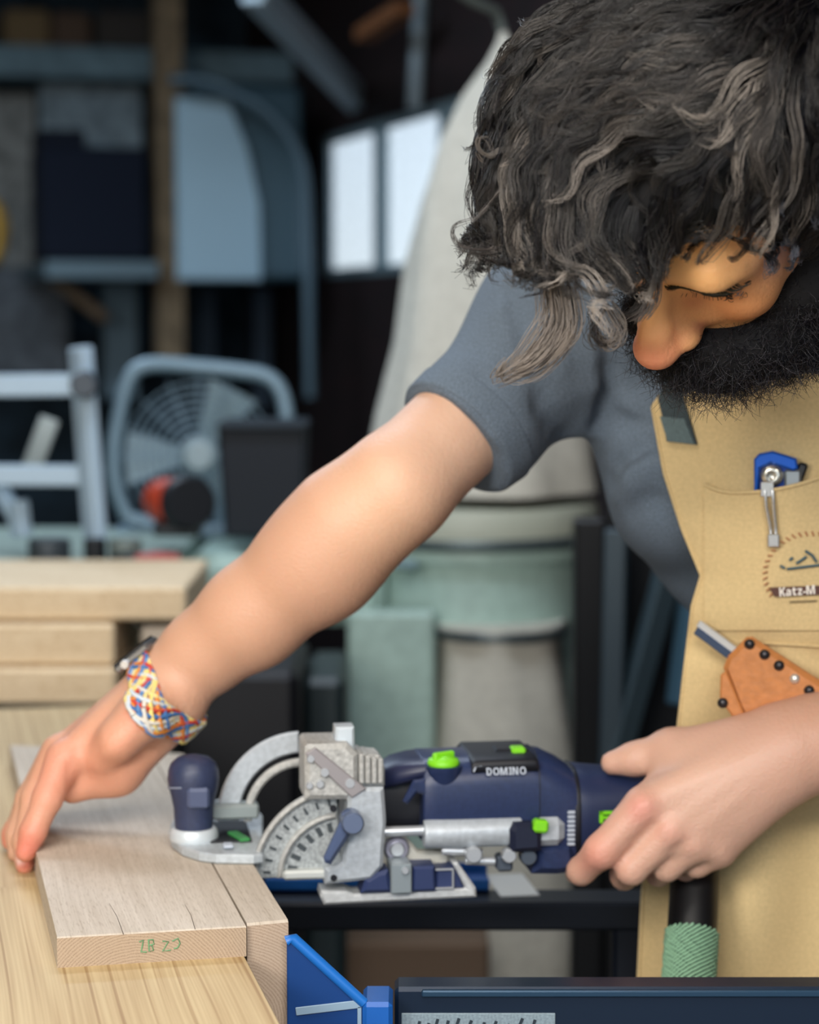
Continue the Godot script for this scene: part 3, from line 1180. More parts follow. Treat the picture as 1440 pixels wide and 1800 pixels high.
	s.ell(H(0, -0.036, 0.121), Vector3(0.0158, 0.013, 0.0145), HB, 0.006)
	s.cap(H(-0.018, -0.072, 0.094), H(0.018, -0.072, 0.094), 0.007, 0.007, 0.006)
	s.crease(H(-0.022, -0.070, 0.102), H(0.022, -0.070, 0.102), -0.002, 0.002)
	# side of the nose runs softly into the cheek
	s.cap(H(-0.012, 0.008, 0.084), H(-0.020, -0.025, 0.084), 0.010, 0.010, 0.012)
	s.cap(H(0.012, 0.008, 0.084), H(0.020, -0.025, 0.084), 0.010, 0.010, 0.012)
	for sx in [-1.0, 1.0]:
		s.cap(H(sx * 0.005, -0.004, 0.089), H(sx * 0.009, -0.028, 0.098), 0.0100, 0.0085, 0.010)
	head_s = s
	s.cap(H(0, -0.03, -0.03), P(1352, 440, 1.93), 0.060, 0.066, 0.03)
	bx = bounds(s, 0.01)
	first = skin(s, g, 0.0028, bx[0], bx[1])
	tint(g, first, lin("efb278"), [
		[H(0, -0.035, 0.125), 0.024, lin("f68a72"), 0.95], [H(0.045, -0.012, 0.07), 0.035, lin("f0955c"), 0.8], [H(0.068, 0.03, 0.045), 0.03, lin("e2a898"), 0.8],
		[H(0.02, 0.075, 0.09), 0.05, lin("efb46c"), 0.7], [H(0.085, 0.0, -0.01), 0.05, lin("e09c98"), 0.8], [H(0.022, 0.0, 0.095), 0.014, lin("b96545"), 0.5], [H(0.021, -0.030, 0.094), 0.010, lin("9a4a40"), 0.8]])  # darkness of the nose wing crease painted into the vertex colour
	# ---- trunk and legs (clothed)
	s = S.new()
	s.ell(P(1400, 720, 2.04), Vector3(0.145, 0.19, 0.095), Basis(), 0.05)
	s.ell(P(1450, 1080, 2.07), Vector3(0.085, 0.18, 0.085), Basis(), 0.03)
	s.ell(Vector3(0.42, 0.95, -2.14), Vector3(0.085, 0.10, 0.075), Basis(), 0.02)
	s.cap(P(1352, 440, 1.93), P(1390, 600, 2.0), 0.066, 0.09, 0.04)
	s.cap(V(SHO), P(1400, 600, 2.02), 0.052, 0.08, 0.04)
	s.cap(P(1790, 560, 2.0), P(1400, 600, 2.02), 0.052, 0.08, 0.04)
	for sx in [-1.0, 1.0]:
		s.chain([Vector3(0.42 + sx * 0.070, 0.92, -2.13), Vector3(0.42 + sx * 0.095, 0.49, -2.10), Vector3(0.42 + sx * 0.11, 0.09, -2.15)], [0.070, 0.050, 0.042], 0.012)
		s.cap(Vector3(0.42 + sx * 0.11, 0.05, -2.15), Vector3(0.42 + sx * 0.125, 0.035, -1.98), 0.04, 0.03, 0.02)
	bx = bounds(s, 0.02)
	first = skin(s, g, 0.014, bx[0], bx[1])
	tint(g, first, skin_c, [])
	shift(g, mb)
	var m := StandardMaterial3D.new()
	m.vertex_color_use_as_albedo = true
	m.roughness = 0.5
	m.subsurf_scatter_enabled = true
	m.subsurf_scatter_strength = 0.12
	m.normal_enabled = true
	m.normal_texture = grain(0, 1, 0.06, 3, 31, true, 5.0)
	m.normal_scale = 0.25
	m.uv1_triplanar = true
	m.uv1_scale = Vector3.ONE * 14.0
	tag(put("body", g, m, man, true), "skin, bare forearms and face", "")

func apron_pt(a: float, t: float) -> Vector3:
	# a: 0 at the left edge .. 1 at the right edge; t: 0 at the top hem .. 1 at the bottom hem
	var rows := [[655, 1190, 1610, 1.880], [715, 1145, 1665, 1.885], [830, 1166, 1660, 1.885], [930, 1198, 1640, 1.885], [1012, 1232, 1620, 1.890], [1065, 1216, 1625, 1.895], [1180, 1202, 1640, 1.905], [1285, 1190, 1660, 1.92], [1420, 1155, 1690, 1.935], [1560, 1128, 1720, 1.945], [1760, 1118, 1740, 1.95], [2300, 1110, 1780, 1.955], [2700, 1110, 1790, 1.96]]
	var f := t * (rows.size() - 1)
	var k := clampi(int(f), 0, rows.size() - 2)
	var w := f - k
	var r0: Array = rows[k]
	var r1: Array = rows[k + 1]
	var y := lerpf(r0[0], r1[0], w)
	var x := lerpf(lerpf(r0[1], r0[2], a), lerpf(r1[1], r1[2], a), w)
	var d := lerpf(r0[3], r1[3], w)
	var c := (a - 0.5) * 2.0
	d += 0.035 * c * c - 0.02
	# soft folds in the skirt and at the waist
	var lowf := smoothstep(1050.0, 1500.0, y)
	d -= lowf * 0.012 * sin(a * 15.0 + y * 0.002) + 0.0025 * sin(y * 0.021 + a * 7.0) * sin(a * 11.0 + 1.0)
	d += 0.006 * exp(-pow((y - 1120.0 - 60.0 * a) / 26.0, 2.0))
	return P(x, y, d)

func px_apron(u: float, v: float, lift := 0.0) -> Vector3:
	# the apron's surface seen at pixel (u, v)
	var rows := [655.0, 715, 830, 930, 1012, 1065, 1180, 1285, 1420, 1560, 1760, 2300, 2700]
	var t := 0.0
	for k in rows.size() - 1:
		if v >= rows[k]:
			t = (k + (v - rows[k]) / (rows[k + 1] - rows[k])) / (rows.size() - 1)
	var lo := 0.0
	var hi := 1.0
	for it in 22:
		var mid := (lo + hi) / 2
		var p := apron_pt(mid, t)
		var uu := 720.0 + p.x / (-(p.z * CP) - (p.y - CY) * SP) * F
		if uu < u: lo = mid
		else: hi = mid
	var q := apron_pt(lo, t)
	return q + (Vector3(0, CY, 0) - q).normalized() * lift

func sheet(g: G, pts: Array, thick: float, us := 1.0) -> void:   # pts: rows of world points; a closed cloth of that thickness
	var nr := pts.size()
	var nc: int = pts[0].size()
	var base := g.v.size()
	var i0 := g.i.size()
	var nrm := []
	for r in nr:
		var row := []
		for c in nc:
			var dx: Vector3 = pts[r][mini(c + 1, nc - 1)] - pts[r][maxi(c - 1, 0)]
			var dy: Vector3 = pts[mini(r + 1, nr - 1)][c] - pts[maxi(r - 1, 0)][c]
			var nn := dy.cross(dx).normalized()
			if nn.z < 0: nn = -nn
			row.append(nn)
		nrm.append(row)
	for side in 2:
		for r in nr:
			for c in nc:
				var p: Vector3 = pts[r][c]
				g.add(p if side == 0 else p - nrm[r][c] * thick, Vector3.ZERO, Vector2(p.x, p.y) * us)
		var o := base + side * nr * nc
		for r in nr - 1:
			for c in nc - 1:
				var a := o + r * nc + c
				var q := [a, a + 1, a + nc, a + 1, a + nc + 1, a + nc] if side == 0 else [a, a + nc, a + 1, a + 1, a + nc, a + nc + 1]
				g.i.append_array(PackedInt32Array(q))
	g.smooth(base, i0)
	for e in [[0, true], [nr - 1, true], [0, false], [nc - 1, false]]:
		var cnt := nc if e[1] else nr
		for k in cnt - 1:
			var i1: Array = [e[0], k] if e[1] else [k, e[0]]
			var i2: Array = [e[0], k + 1] if e[1] else [k + 1, e[0]]
			var a1: Vector3 = pts[i1[0]][i1[1]]
			var a2: Vector3 = pts[i2[0]][i2[1]]
			var inner: Vector3 = pts[clampi(i1[0], 1, nr - 2)][clampi(i1[1], 1, nc - 2)]
			g.face([a1, a2, a2 - nrm[i2[0]][i2[1]] * thick, a1 - nrm[i1[0]][i1[1]] * thick], a1 - inner)

func surf(s: S, list: PackedInt32Array, from: Vector3, dir: Vector3) -> Vector3:   # where a ray from inside leaves the field
	var t := 0.0
	for k in 40:
		var d := s.at(from + dir * t, list)
		if d > -0.0002: break
		t += maxf(-d, 0.0005) * 0.9
	return from + dir * t

var arm_s: S
var head_s: S
func clothes() -> void:
	# ---- t-shirt
	var s := S.new()
	s.cap(P(1000, 568, 1.985), P(838, 742, 1.925), 0.068, 0.0575, 0.03)
	s.cap(P(838, 742, 1.925), P(750, 806, 1.903), 0.0575, 0.0535, 0.012)
	s.cap(P(1010, 565, 1.99), P(1320, 520, 1.99), 0.072, 0.085, 0.06)
	s.cap(P(1790, 565, 1.99), P(1400, 520, 1.99), 0.072, 0.085, 0.06)
	s.cap(P(1790, 565, 1.99), P(1830, 900, 1.98), 0.068, 0.060, 0.04)
	s.ell(P(1385, 730, 2.035), Vector3(0.160, 0.21, 0.122), Basis(), 0.06)
	s.ell(P(1160, 830, 1.97), Vector3(0.04, 0.05, 0.06), Basis(), 0.06)
	s.ell(P(1195, 905, 1.99), Vector3(0.045, 0.036, 0.06), Basis(), 0.035)
	s.ell(P(1450, 1080, 2.07), Vector3(0.100, 0.19, 0.100), Basis(), 0.03)
	s.ell(P(1450, 1250, 2.09), Vector3(0.100, 0.12, 0.100), Basis(), 0.03)
	# sleeve mouth, neck hole and hem
	var ax := (P(692, 862, 1.88) - P(850, 712, 1.93)).normalized()
	s.cut(ax, P(800, 760, 1.905) + ax * 0.0)
	s.carve_cap(P(1352, 440, 1.93), HC, 0.064, 0.07, 0.006)
	# folds: polylines drawn over the cloth, each with height (negative presses in) and width
	var cl := PackedInt32Array()
	for k in s.kind.size(): cl.append(k)
	for f in [
			[[[898, 505], [903, 545], [920, 590], [915, 620]], -0.0055, 0.006], [[[880, 500], [885, 550], [900, 610]], 0.003, 0.012],
			[[[832, 610], [842, 670], [866, 720], [905, 755]], -0.0028, 0.008], [[[812, 640], [830, 710], [880, 770]], 0.0018, 0.012],
			[[[1070, 610], [1072, 650], [1064, 700], [1052, 740]], -0.0085, 0.0085], [[[1045, 620], [1045, 680], [1030, 740]], 0.004, 0.013],
			[[[990, 765], [970, 745], [955, 715], [950, 690]], -0.0065, 0.010], [[[1005, 790], [1020, 760], [1060, 745]], 0.003, 0.014],
			[[[1090, 700], [1120, 715], [1150, 728]], 0.004, 0.011], [[[1075, 730], [1110, 742], [1145, 748]], -0.003, 0.009],
			[[[1072, 850], [1090, 820], [1120, 795], [1165, 780]], -0.0085, 0.0085], [[[1088, 870], [1105, 838], [1135, 815], [1175, 805]], 0.006, 0.013],
			[[[1110, 900], [1150, 880], [1190, 890]], -0.004, 0.010], [[[1000, 830], [1040, 850], [1075, 860]], 0.002, 0.012],
			[[[770, 640], [790, 590], [815, 545]], -0.0018, 0.012], [[[960, 600], [985, 640], [1010, 690]], 0.003, 0.013], [[[780, 720], [820, 770], [880, 800]], -0.0015, 0.008]]:
		var hits := []
		for q in f[0]:
			var o := Vector3(0, CY, 0)
			var dir := (P(q[0], q[1], 1.0) - o).normalized()
			var tt := 1.62
			for it in 60:
				var d := s.at(o + dir * tt, cl)
				if d < 0.0005: break
				tt += d * 0.9
			if tt < 2.2: hits.append(o + dir * tt)
		for k in hits.size() - 1:
			if hits[k].distance_to(hits[k + 1]) < 0.06:
				s.crease(hits[k], hits[k + 1], f[1] / 1.25, f[2])
	var bx := bounds(s, 0.015)
	bx[0].y = maxf(bx[0].y, 0.9)
	var g := G.new()
	skin(s, g, 0.0052, bx[0], bx[1])
	shift(g, mb)
	var sm := StandardMaterial3D.new()
	sm.albedo_color = Color("8697a9")
	sm.albedo_texture = grain(0.55, 1.0, 0.13, 3, 3)
	sm.uv1_triplanar = true
	sm.uv1_scale = Vector3.ONE * 16.0
	sm.roughness = 0.95
	sm.normal_enabled = true
	sm.normal_texture = grain(0, 1, 0.14, 2, 13, true, 6.0)
	sm.normal_scale = 0.5
	tag(put("shirt", g, sm, man), "heather grey short-sleeved t-shirt", "")
	# sleeve hem, a raised band round the sleeve mouth
	g = G.new()
	var hc := P(800, 760, 1.914)
	var h1 := ax.cross(Vector3.BACK).normalized()
	var h2 := ax.cross(h1)
	var all := PackedInt32Array()
	for j in s.kind.size():
		if s.kind[j] != 4: all.append(j)
	var rings := []
	for q in [[0.001, -0.004], [0.0025, -0.0005], [-0.001, 0.0015], [-0.020, 0.0014], [-0.022, 0.0]]:
		var ring := PackedVector3Array()
		for k in 56:
			var a := TAU * k / 56.0
			var dr := h1 * cos(a) + h2 * sin(a)
			ring.append(surf(s, all, hc + ax * q[0], dr) + dr * q[1] - mb)
		rings.append(ring)
	g.loft_out(rings, false)
	var shirt_o := man.get_node("shirt")
	tag(put("sleeve_hem", g, sm, shirt_o), "", "")
	# ---- trousers and shoes (below the frame)
	s = S.new()
	s.ell(Vector3(0.42, 0.97, -2.15), Vector3(0.115, 0.13, 0.105), Basis(), 0.05)
	for sx in [-1.0, 1.0]:
		s.chain([Vector3(0.42 + sx * 0.070, 0.92, -2.14), Vector3(0.42 + sx * 0.095, 0.49, -2.11), Vector3(0.42 + sx * 0.11, 0.10, -2.15)], [0.080, 0.068, 0.060], 0.015)
	s.cut(Vector3.DOWN, Vector3(0.34, 0.045, -2.1))
	bx = bounds(s, 0.02)
	g = G.new()
	skin(s, g, 0.014, bx[0], bx[1])
	shift(g, mb)
	put("trousers", g, M("27313f", 0.9, 0.0, 0.3, 10), man)
	for sx in [-1.0, 1.0]:
		s = S.new()
		s.cap(Vector3(0.42 + sx * 0.11, 0.055, -2.16), Vector3(0.42 + sx * 0.127, 0.045, -1.97), 0.05, 0.04, 0.03)
		s.cut(Vector3.DOWN, Vector3(0.34, 0.001, -2.1))
		bx = bounds(s, 0.01)
		g = G.new()
		skin(s, g, 0.009, bx[0], bx[1])
		shift(g, mb)
		put("shoe", g, M("3a2c22", 0.5), man)
	# ---- apron
	var canvas := StandardMaterial3D.new()
	canvas.albedo_color = Color("e2c690")
	canvas.albedo_texture = grain(0.9, 1.0, 0.05, 4, 23)
	canvas.uv1_triplanar = true
	canvas.uv1_scale = Vector3.ONE * 20.0
	canvas.roughness = 0.9
	canvas.normal_enabled = true
	canvas.normal_texture = grain(0, 1, 0.2, 2, 19, true, 5.0)
	canvas.normal_scale = 0.4
	var rows := []
	for r in 131:
		var row := []
		for c in 61:
			row.append(apron_pt(c / 60.0, r / 130.0) - mb)
		rows.append(row)
	g = G.new()
	sheet(g, rows, 0.0018)
	var ap := put("apron", g, canvas, man)
	tag(ap, "tan canvas work apron", "")
	# edge binding
	g = G.new()
	var ln := []
	for r in 131:
		ln.append(apron_pt(0.004, r / 130.0) - mb)
	g.tube(ln, 0.0016, 6)
	put("edge_binding", g, canvas, ap)
	# chest pocket with a curved mouth
	rows = []
	for r in 15:
		var row2 := []
		for c in 25:
			var u := lerpf(1238, 1530, c / 24.0)
			var dip := 866.0 - 34.0 * pow(clampf((u - 1300) / 160.0, 0, 1), 2.0) - 20.0 * pow(clampf((1290 - u) / 60.0, 0, 1), 2.0)
			var v := lerpf(dip, 1108, r / 14.0)
			row2.append(px_apron(u, v, 0.0035 + 0.004 * exp(-pow((r) / 4.0, 2.0)) * sin(PI * c / 24.0) + 0.013 * exp(-pow((u - 1365.0) / 75.0, 2.0)) * exp(-pow((v - 850.0) / 60.0, 2.0))) - mb)
		rows.append(row2)
	g = G.new()
	sheet(g, rows, 0.002)
	put("pocket", g, canvas, ap)
	g = G.new()
	g.tube(rows[0], 0.0018, 6)
	put("pocket_hem", g, canvas, ap)
	# stitched fold lines across the waist
	for q in [[1236, 1060, 1500, 1098], [1300, 1128, 1500, 1140]]:
		g = G.new()
		var l2 := []
		for c in 21:
			l2.append(px_apron(lerpf(q[0], q[2], c / 20.0), lerpf(q[1], q[3], c / 20.0), 0.002) - mb)
		g.tube(l2, 0.0012, 5)
		put("seam", g, canvas, ap)
	# shoulder strap: dark webbing, its end stitched on the bib
	var web := M("3c4a4e", 0.8, 0.0, 0.25, 60, 0.3)
	g = G.new()
	var edge_l := [[1120, 640], [1142, 672], [1152, 700], [1165, 735], [1172, 776]]
	var edge_r := [[1188, 640], [1196, 672], [1201, 700], [1213, 740], [1225, 782]]
	rows = []
	for k in 5:
		var row3 := []
		for c in 6:
			var u2: float = lerpf(edge_l[k][0], edge_r[k][0], c / 5.0)
			var v2: float = lerpf(edge_l[k][1], edge_r[k][1], c / 5.0)
			row3.append(px_apron(maxf(u2, 1150), v2, 0.004) - mb + Vector3((u2 - maxf(u2, 1150)) / F * 1.88, 0, 0))
		rows.append(row3)
	sheet(g, rows, 0.002)
	put("strap", g, web, ap)
	rows = []
	for k in 3:
		var row5 := []
		for c in 4:
			row5.append(px_apron(lerpf([1160, 1166, 1174][k], [1203, 1211, 1221][k], c / 3.0), lerpf([732, 752, 776][k], [736, 757, 781][k], c / 3.0), 0.0056) - mb)
		rows.append(row5)
	g = G.new()
	sheet(g, rows, 0.0012)
	tag(put("strap_end", g, M("66787a", 0.85, 0.0, 0.2, 60), ap), "lighter grey strap end", "")
	# printed crest: ring of dashes, a plane, a banner with light lettering
	var ink := M("44606a", 0.85)
	var rust := M("b5764f", 0.85)
	g = G.new()
	for k in 44:
		var a := PI * 0.02 + TAU * k / 44.0
		if sin(a) < -0.55: continue
		var cu := 1425.0 + 76.0 * cos(a)
		var cv := 1010.0 - 68.0 * sin(a)
		var cu2 := 1425.0 + 84.0 * cos(a + 0.05)
		var cv2 := 1010.0 - 76.0 * sin(a + 0.05)
		g.tube([px_apron(cu, cv, 0.0066) - mb, px_apron(cu2, cv2, 0.0066) - mb], 0.0006, 4)
	put("printed_ring", g, rust, ap)
	g = G.new()
	for l3 in [[[1384, 1000], [1440, 993], [1470, 990]], [[1372, 994], [1380, 999]], [[1416, 968], [1428, 976], [1436, 988]], [[1400, 990], [1410, 984], [1418, 978]], [[1388, 985], [1394, 980]]]:
		var pl := []
		for p in l3: pl.append(px_apron(p[0], p[1], 0.0066) - mb)
		g.tube(pl, 0.0011, 5)
	put("printed_emblem", g, ink, ap)
	rows = []
	for r in 2:
		var row4 := []
		for c in 13:
			var u3 := lerpf(1352.0 + r * 10.0, 1500.0, c / 12.0)
			row4.append(px_apron(u3, lerpf(1033, 1049, r) - 6.0 * c / 12.0, 0.0066) - mb)
		rows.append(row4)
	g = G.new()
	sheet(g, rows, 0.0004)
	put("banner", g, M("5c4038", 0.85), ap)
	var tm := TextMesh.new()
	tm.text = "Katz-M"
	tm.font_size = 10
	tm.pixel_size = 0.00092
	tm.depth = 0.0006
	var sf := SystemFont.new()
	sf.font_names = PackedStringArray(["Droid Sans"])
	sf.font_weight = 700
	tm.font = sf
	var tmi := put("banner_text", tm, M("efe6da", 0.8), ap)
	var b0 := px_apron(1368, 1042, 0.0076)
	var b1 := px_apron(1436, 1037, 0.0076)
	tmi.transform = Transform3D(along(b1 - b0), (b0 + b1) / 2 - mb)
	g = G.new()
	g.tube([px_apron(1388, 1058, 0.0066) - mb, px_apron(1436, 1056, 0.0066) - mb], 0.0006, 4)
	put("printed_line", g, M("7a6a4c", 0.85), ap)

# ------------------------------------------------------------------ hair
var hair_s: S
func px_of(p: Vector3) -> Vector2:
	var d := -(p.z * CP) - (p.y - CY) * SP
	return Vector2(720.0 + p.x / d * F, 900.0 - ((p.y - CY) * CP - p.z * SP) / d * F)

func grad(s: S, p: Vector3, list: PackedInt32Array) -> Vector3:
	var e := 0.004
	var d0 := s.at(p, list)
	return Vector3(s.at(p + Vector3(e, 0, 0), list) - d0, s.at(p + Vector3(0, e, 0), list) - d0, s.at(p + Vector3(0, 0, e), list) - d0).normalized()

func hair_and_beard() -> void:
	# the combed mass of the hair: round the skull and falling over the right side of the forehead
	var s := S.new()
	s.ell(H(-0.006, 0.060, -0.012), Vector3(0.094, 0.094, 0.114), HB, 0.02)
	s.ell(P(1010, 150, 1.57), Vector3(0.036, 0.04, 0.05), Basis(), 0.05)
	s.ell(P(975, 280, 1.56), Vector3(0.034, 0.04, 0.045), Basis(), 0.05)
	s.ell(P(985, 390, 1.55), Vector3(0.033, 0.036, 0.04), Basis(), 0.05)
	s.ell(P(1060, 470, 1.535), Vector3(0.034, 0.032, 0.035), Basis(), 0.04)
	s.ell(P(1075, 530, 1.53), Vector3(0.026, 0.018, 0.022), Basis(), 0.03)
	s.ell(P(1112, 490, 1.53), Vector3(0.010, 0.022, 0.020), Basis(), 0.02)
	s.carve(H(0.054, 0.044, 0.105), Vector3(0.056, 0.052, 0.052), HB, 0.012)
	s.carve(H(0.092, -0.012, 0.004), Vector3(0.024, 0.036, 0.040), HB, 0.02)
	s.cut(HB * Vector3(0, -0.6, 0.8), H(0.0, -0.015, 0.05), 0.01)
	hair_s = s
	var bx := bounds(s, 0.01)
	var g := G.new()
	skin(s, g, 0.005, bx[0], bx[1])
	var rv := g.v.duplicate()
	shift(g, mb)
	put("hair_undercoat", g, M("08080a", 0.8), man)
	var list := PackedInt32Array()
	for j in s.kind.size(): list.append(j)
	# combing direction in the picture's right / down sense at some places of the head
	var comb := [[1320, 30, -0.9, 0.5], [1280, 110, -0.9, 0.5], [1380, 90, -0.4, 0.9], [1180, 60, -1.0, 0.1], [1060, 90, -0.9, 0.5], [1180, 180, -1.0, -0.15], [1080, 190, -1.0, 0.25], [980, 220, -0.6, 0.8], [1130, 270, -0.9, 0.3], [1020, 300, -0.5, 0.85], [930, 330, -0.1, 1.0],
		[1220, 330, -0.6, 0.8], [1300, 230, -0.4, 0.9], [1400, 180, 0.3, 1.0], [1400, 330, 0.35, 1.0], [1330, 380, 0.1, 1.0], [1000, 420, 0.15, 1.0], [1060, 460, 0.5, 0.8], [1110, 510, 0.9, 0.25], [960, 470, 0.35, 0.95], [1130, 420, 0.2, 1.0], [1250, 390, -0.4, 0.8]]
	var sheen_zones := [[1090, 185, 75, 0.8], [985, 250, 50, 0.7], [930, 320, 40, 0.5], [1060, 490, 75, 0.95], [985, 540, 60, 0.9], [1130, 440, 45, 0.7], [1230, 90, 45, 0.4], [1330, 120, 45, 0.55], [1090, 80, 50, 0.35], [1370, 290, 50, 0.6], [1180, 250, 35, 0.4], [1150, 150, 40, 0.5], [1000, 340, 35, 0.4], [1400, 350, 45, 0.5]]  # zones where highlights on the hair are painted into the strand colours
	var camr := Vector3.RIGHT
	var camd := Vector3(0, -CP, SP)
	var toward := Vector3(0, SP, CP)
	var whorl := Vector3(0.25, 0.75, -0.62).normalized()
	g = G.new()
	var nz := FastNoiseLite.new()
	nz.seed = 8
	nz.frequency = 22.0
	var made := 0
	var tries := 0
	while made < 1050 and tries < 14000:
		tries += 1
		var p := rv[rng.randi() % rv.size()]
		var nn := grad(s, p, list)
		if nn.dot(toward) < -0.45 and rng.randf() < 0.75: continue
		var u0 := px_of(p)
		if made % 4 == 0 and u0.distance_to(Vector2(1310, 70)) > 130.0: continue
		made += 1
		var depth := rng.randf_range(-0.004, 0.013)
		var side_short := smoothstep(1290.0, 1390.0, u0.x) * smoothstep(260.0, 340.0, u0.y)
		var len := lerpf(rng.randf_range(0.07, 0.14), rng.randf_range(0.012, 0.022), side_short)
		var steps := 15
		var wph := rng.randf() * TAU
		var wam := rng.randf_range(0.3, 0.95)
		var wfr := rng.randf_range(1.2, 2.6) * len / 0.09
		var curl := rng.randf_range(0.5, 1.5) * (1.0 if rng.randf() < 0.6 else -1.0)
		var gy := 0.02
		for q in sheen_zones:
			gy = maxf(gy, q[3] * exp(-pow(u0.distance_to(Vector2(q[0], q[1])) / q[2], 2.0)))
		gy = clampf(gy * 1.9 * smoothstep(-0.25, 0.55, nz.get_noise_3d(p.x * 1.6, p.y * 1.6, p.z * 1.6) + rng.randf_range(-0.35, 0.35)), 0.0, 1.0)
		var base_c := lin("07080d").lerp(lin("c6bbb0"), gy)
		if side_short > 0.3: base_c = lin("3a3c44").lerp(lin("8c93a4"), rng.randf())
		var path := PackedVector3Array()
		var nors := PackedVector3Array()
		var dir := Vector3.ZERO
		p += nn * depth
		for k in steps:
			path.append(p)
			var t := float(k) / (steps - 1)
			nn = grad(s, p, list)
			nors.append(nn)
			var uv := px_of(p)
			var c := Vector2.ZERO
			for q in comb:
				c += Vector2(q[2], q[3]) * exp(-uv.distance_squared_to(Vector2(q[0], q[1])) / 5000.0)
			var hp := HB.inverse() * (p - HC) - Vector3(0, 0.05, 0)
			var away := HB * (hp.normalized() - whorl)
			var fl := (camr * c.x + camd * c.y).normalized() if c.length() > 0.02 else away.normalized()
			fl = fl.lerp(away.normalized(), smoothstep(0.1, -0.4, nn.dot(toward)))
			fl = (fl - nn * fl.dot(nn)).normalized()
			var side := nn.cross(fl)
			var wave := sin(wph + t * TAU * wfr) * wam + 0.5 * nz.get_noise_3d(p.x, p.y, p.z)
			var want := (fl + side * wave + nn * 0.34 * cos(wph * 1.7 + t * TAU * wfr)).normalized()
			dir = want if k == 0 else (dir * 0.4 + want * 0.6).normalized()
			if t > 0.6 and side_short < 0.5:
				dir = dir.rotated((nn + side * 0.4).normalized(), curl * (t - 0.6) * 2.6)
			var np := p + dir * (len / steps)
			var face_l := HB.inverse() * (np - HC)
			if k > 2 and face_l.x > -0.015 and face_l.y < 0.088 - 0.9 * maxf(0.0, face_l.x - 0.045) and face_l.z > 0.035 + 0.3 * maxf(0.0, face_l.x - 0.05):
				np = p + dir * 0.0008
			p = np
			var d := s.at(p, list)
			var loose := 0.35 if t < 0.65 else 0.12
			p -= nn * (d - depth - 0.004 * sin(PI * t)) * (0.6 if d < depth else loose)
		var cnt := 22
		var wide := rng.randf_range(0.003, 0.0068) * (1.0 - 0.3 * side_short)
		for q in cnt:
			var ox := rng.randf_range(-1.0, 1.0)
			var oy := rng.randf_range(-1.0, 1.0) * 0.4
			var fz := rng.randf() * TAU
			var amp := 0.0016 if rng.randf() < 0.88 else 0.005
			var cutoff := rng.randf_range(0.75, 1.0)
			var sp := PackedVector3Array()
			for k in steps:
				var t := float(k) / (steps - 1) * cutoff
				var f2 := t * (steps - 1)
				var k0 := mini(int(f2), steps - 2)
				var pp := path[k0].lerp(path[k0 + 1], f2 - k0)
				var spread := wide * (0.6 + 0.7 * sin(PI * minf(t * 1.2, 1.0))) * (1.0 - 0.4 * t)
				var rr := nors[k0]
				var tn := (path[k0 + 1] - path[k0]).normalized()
				var sd := rr.cross(tn)
				pp += sd * ox * spread + rr * oy * spread + (sd * sin(fz + t * 11.0) + rr * cos(fz * 1.7 + t * 9.0)) * amp * t
				sp.append(pp - mb)
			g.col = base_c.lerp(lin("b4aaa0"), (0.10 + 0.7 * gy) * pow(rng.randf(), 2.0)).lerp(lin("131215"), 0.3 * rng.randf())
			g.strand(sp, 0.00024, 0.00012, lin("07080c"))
	# loose curls that stick out to the side of the head
	for lc in [
			[[925, 275], [890, 262], [862, 275], [842, 262], [843, 243], [860, 246], [870, 268]],
			[[925, 285], [895, 285], [870, 300], [848, 285], [838, 264]],
			[[930, 300], [885, 330], [855, 365], [828, 392]],
			[[925, 320], [890, 325], [860, 340], [868, 325]],
			[[925, 380], [908, 425], [870, 442], [820, 440], [797, 418], [800, 398], [822, 388], [846, 380]],
			[[930, 410], [895, 440], [868, 448], [845, 436]],
			[[945, 420], [928, 460], [912, 478], [902, 462], [895, 450]],
			[[940, 440], [910, 468], [880, 460], [860, 446]],
			[[970, 490], [990, 545], [975, 590], [935, 630], [895, 655], [878, 662], [882, 645], [905, 620]],
			[[985, 495], [1000, 560], [985, 605], [950, 645], [915, 662], [895, 660]],
			[[960, 500], [965, 560], [935, 610], [910, 640], [905, 652]],
			[[1000, 510], [1005, 575], [985, 610], [960, 640]],
			[[975, 500], [980, 560], [960, 610], [930, 640], [900, 650]],
			[[1040, 550], [1050, 590], [1065, 606], [1080, 600], [1078, 585], [1062, 580]],
			[[1060, 545], [1040, 580], [1048, 605], [1070, 608]],
			[[1070, 540], [1090, 575], [1085, 600], [1066, 598]],
			[[1150, 440], [1148, 500], [1130, 545], [1100, 565]], [[1140, 450], [1140, 510], [1115, 550], [1080, 560]], [[1155, 460], [1152, 520], [1138, 550], [1120, 570]],
			[[980, 60], [955, 85], [950, 110], [965, 120]], [[1000, 40], [985, 62], [990, 80]]]:
		var dep := rng.randf_range(1.515, 1.535)
		var gp := []
		for p2 in lc:
			gp.append(P(p2[0], p2[1], dep + rng.randf_range(-0.004, 0.004)))
		var smo := smooth_path(gp, 4)
		var fat: bool = lc[0][1] > 485 and lc[0][0] < 1020
		var cnt2 := 60 if fat else (30 if lc[0][1] > 430 and lc[0][0] > 1030 else 10)
		var gc := lin("1c191b").lerp(lin("9a8f85"), (0.5 + 0.5 * rng.randf()) if fat else rng.randf() * 0.6)
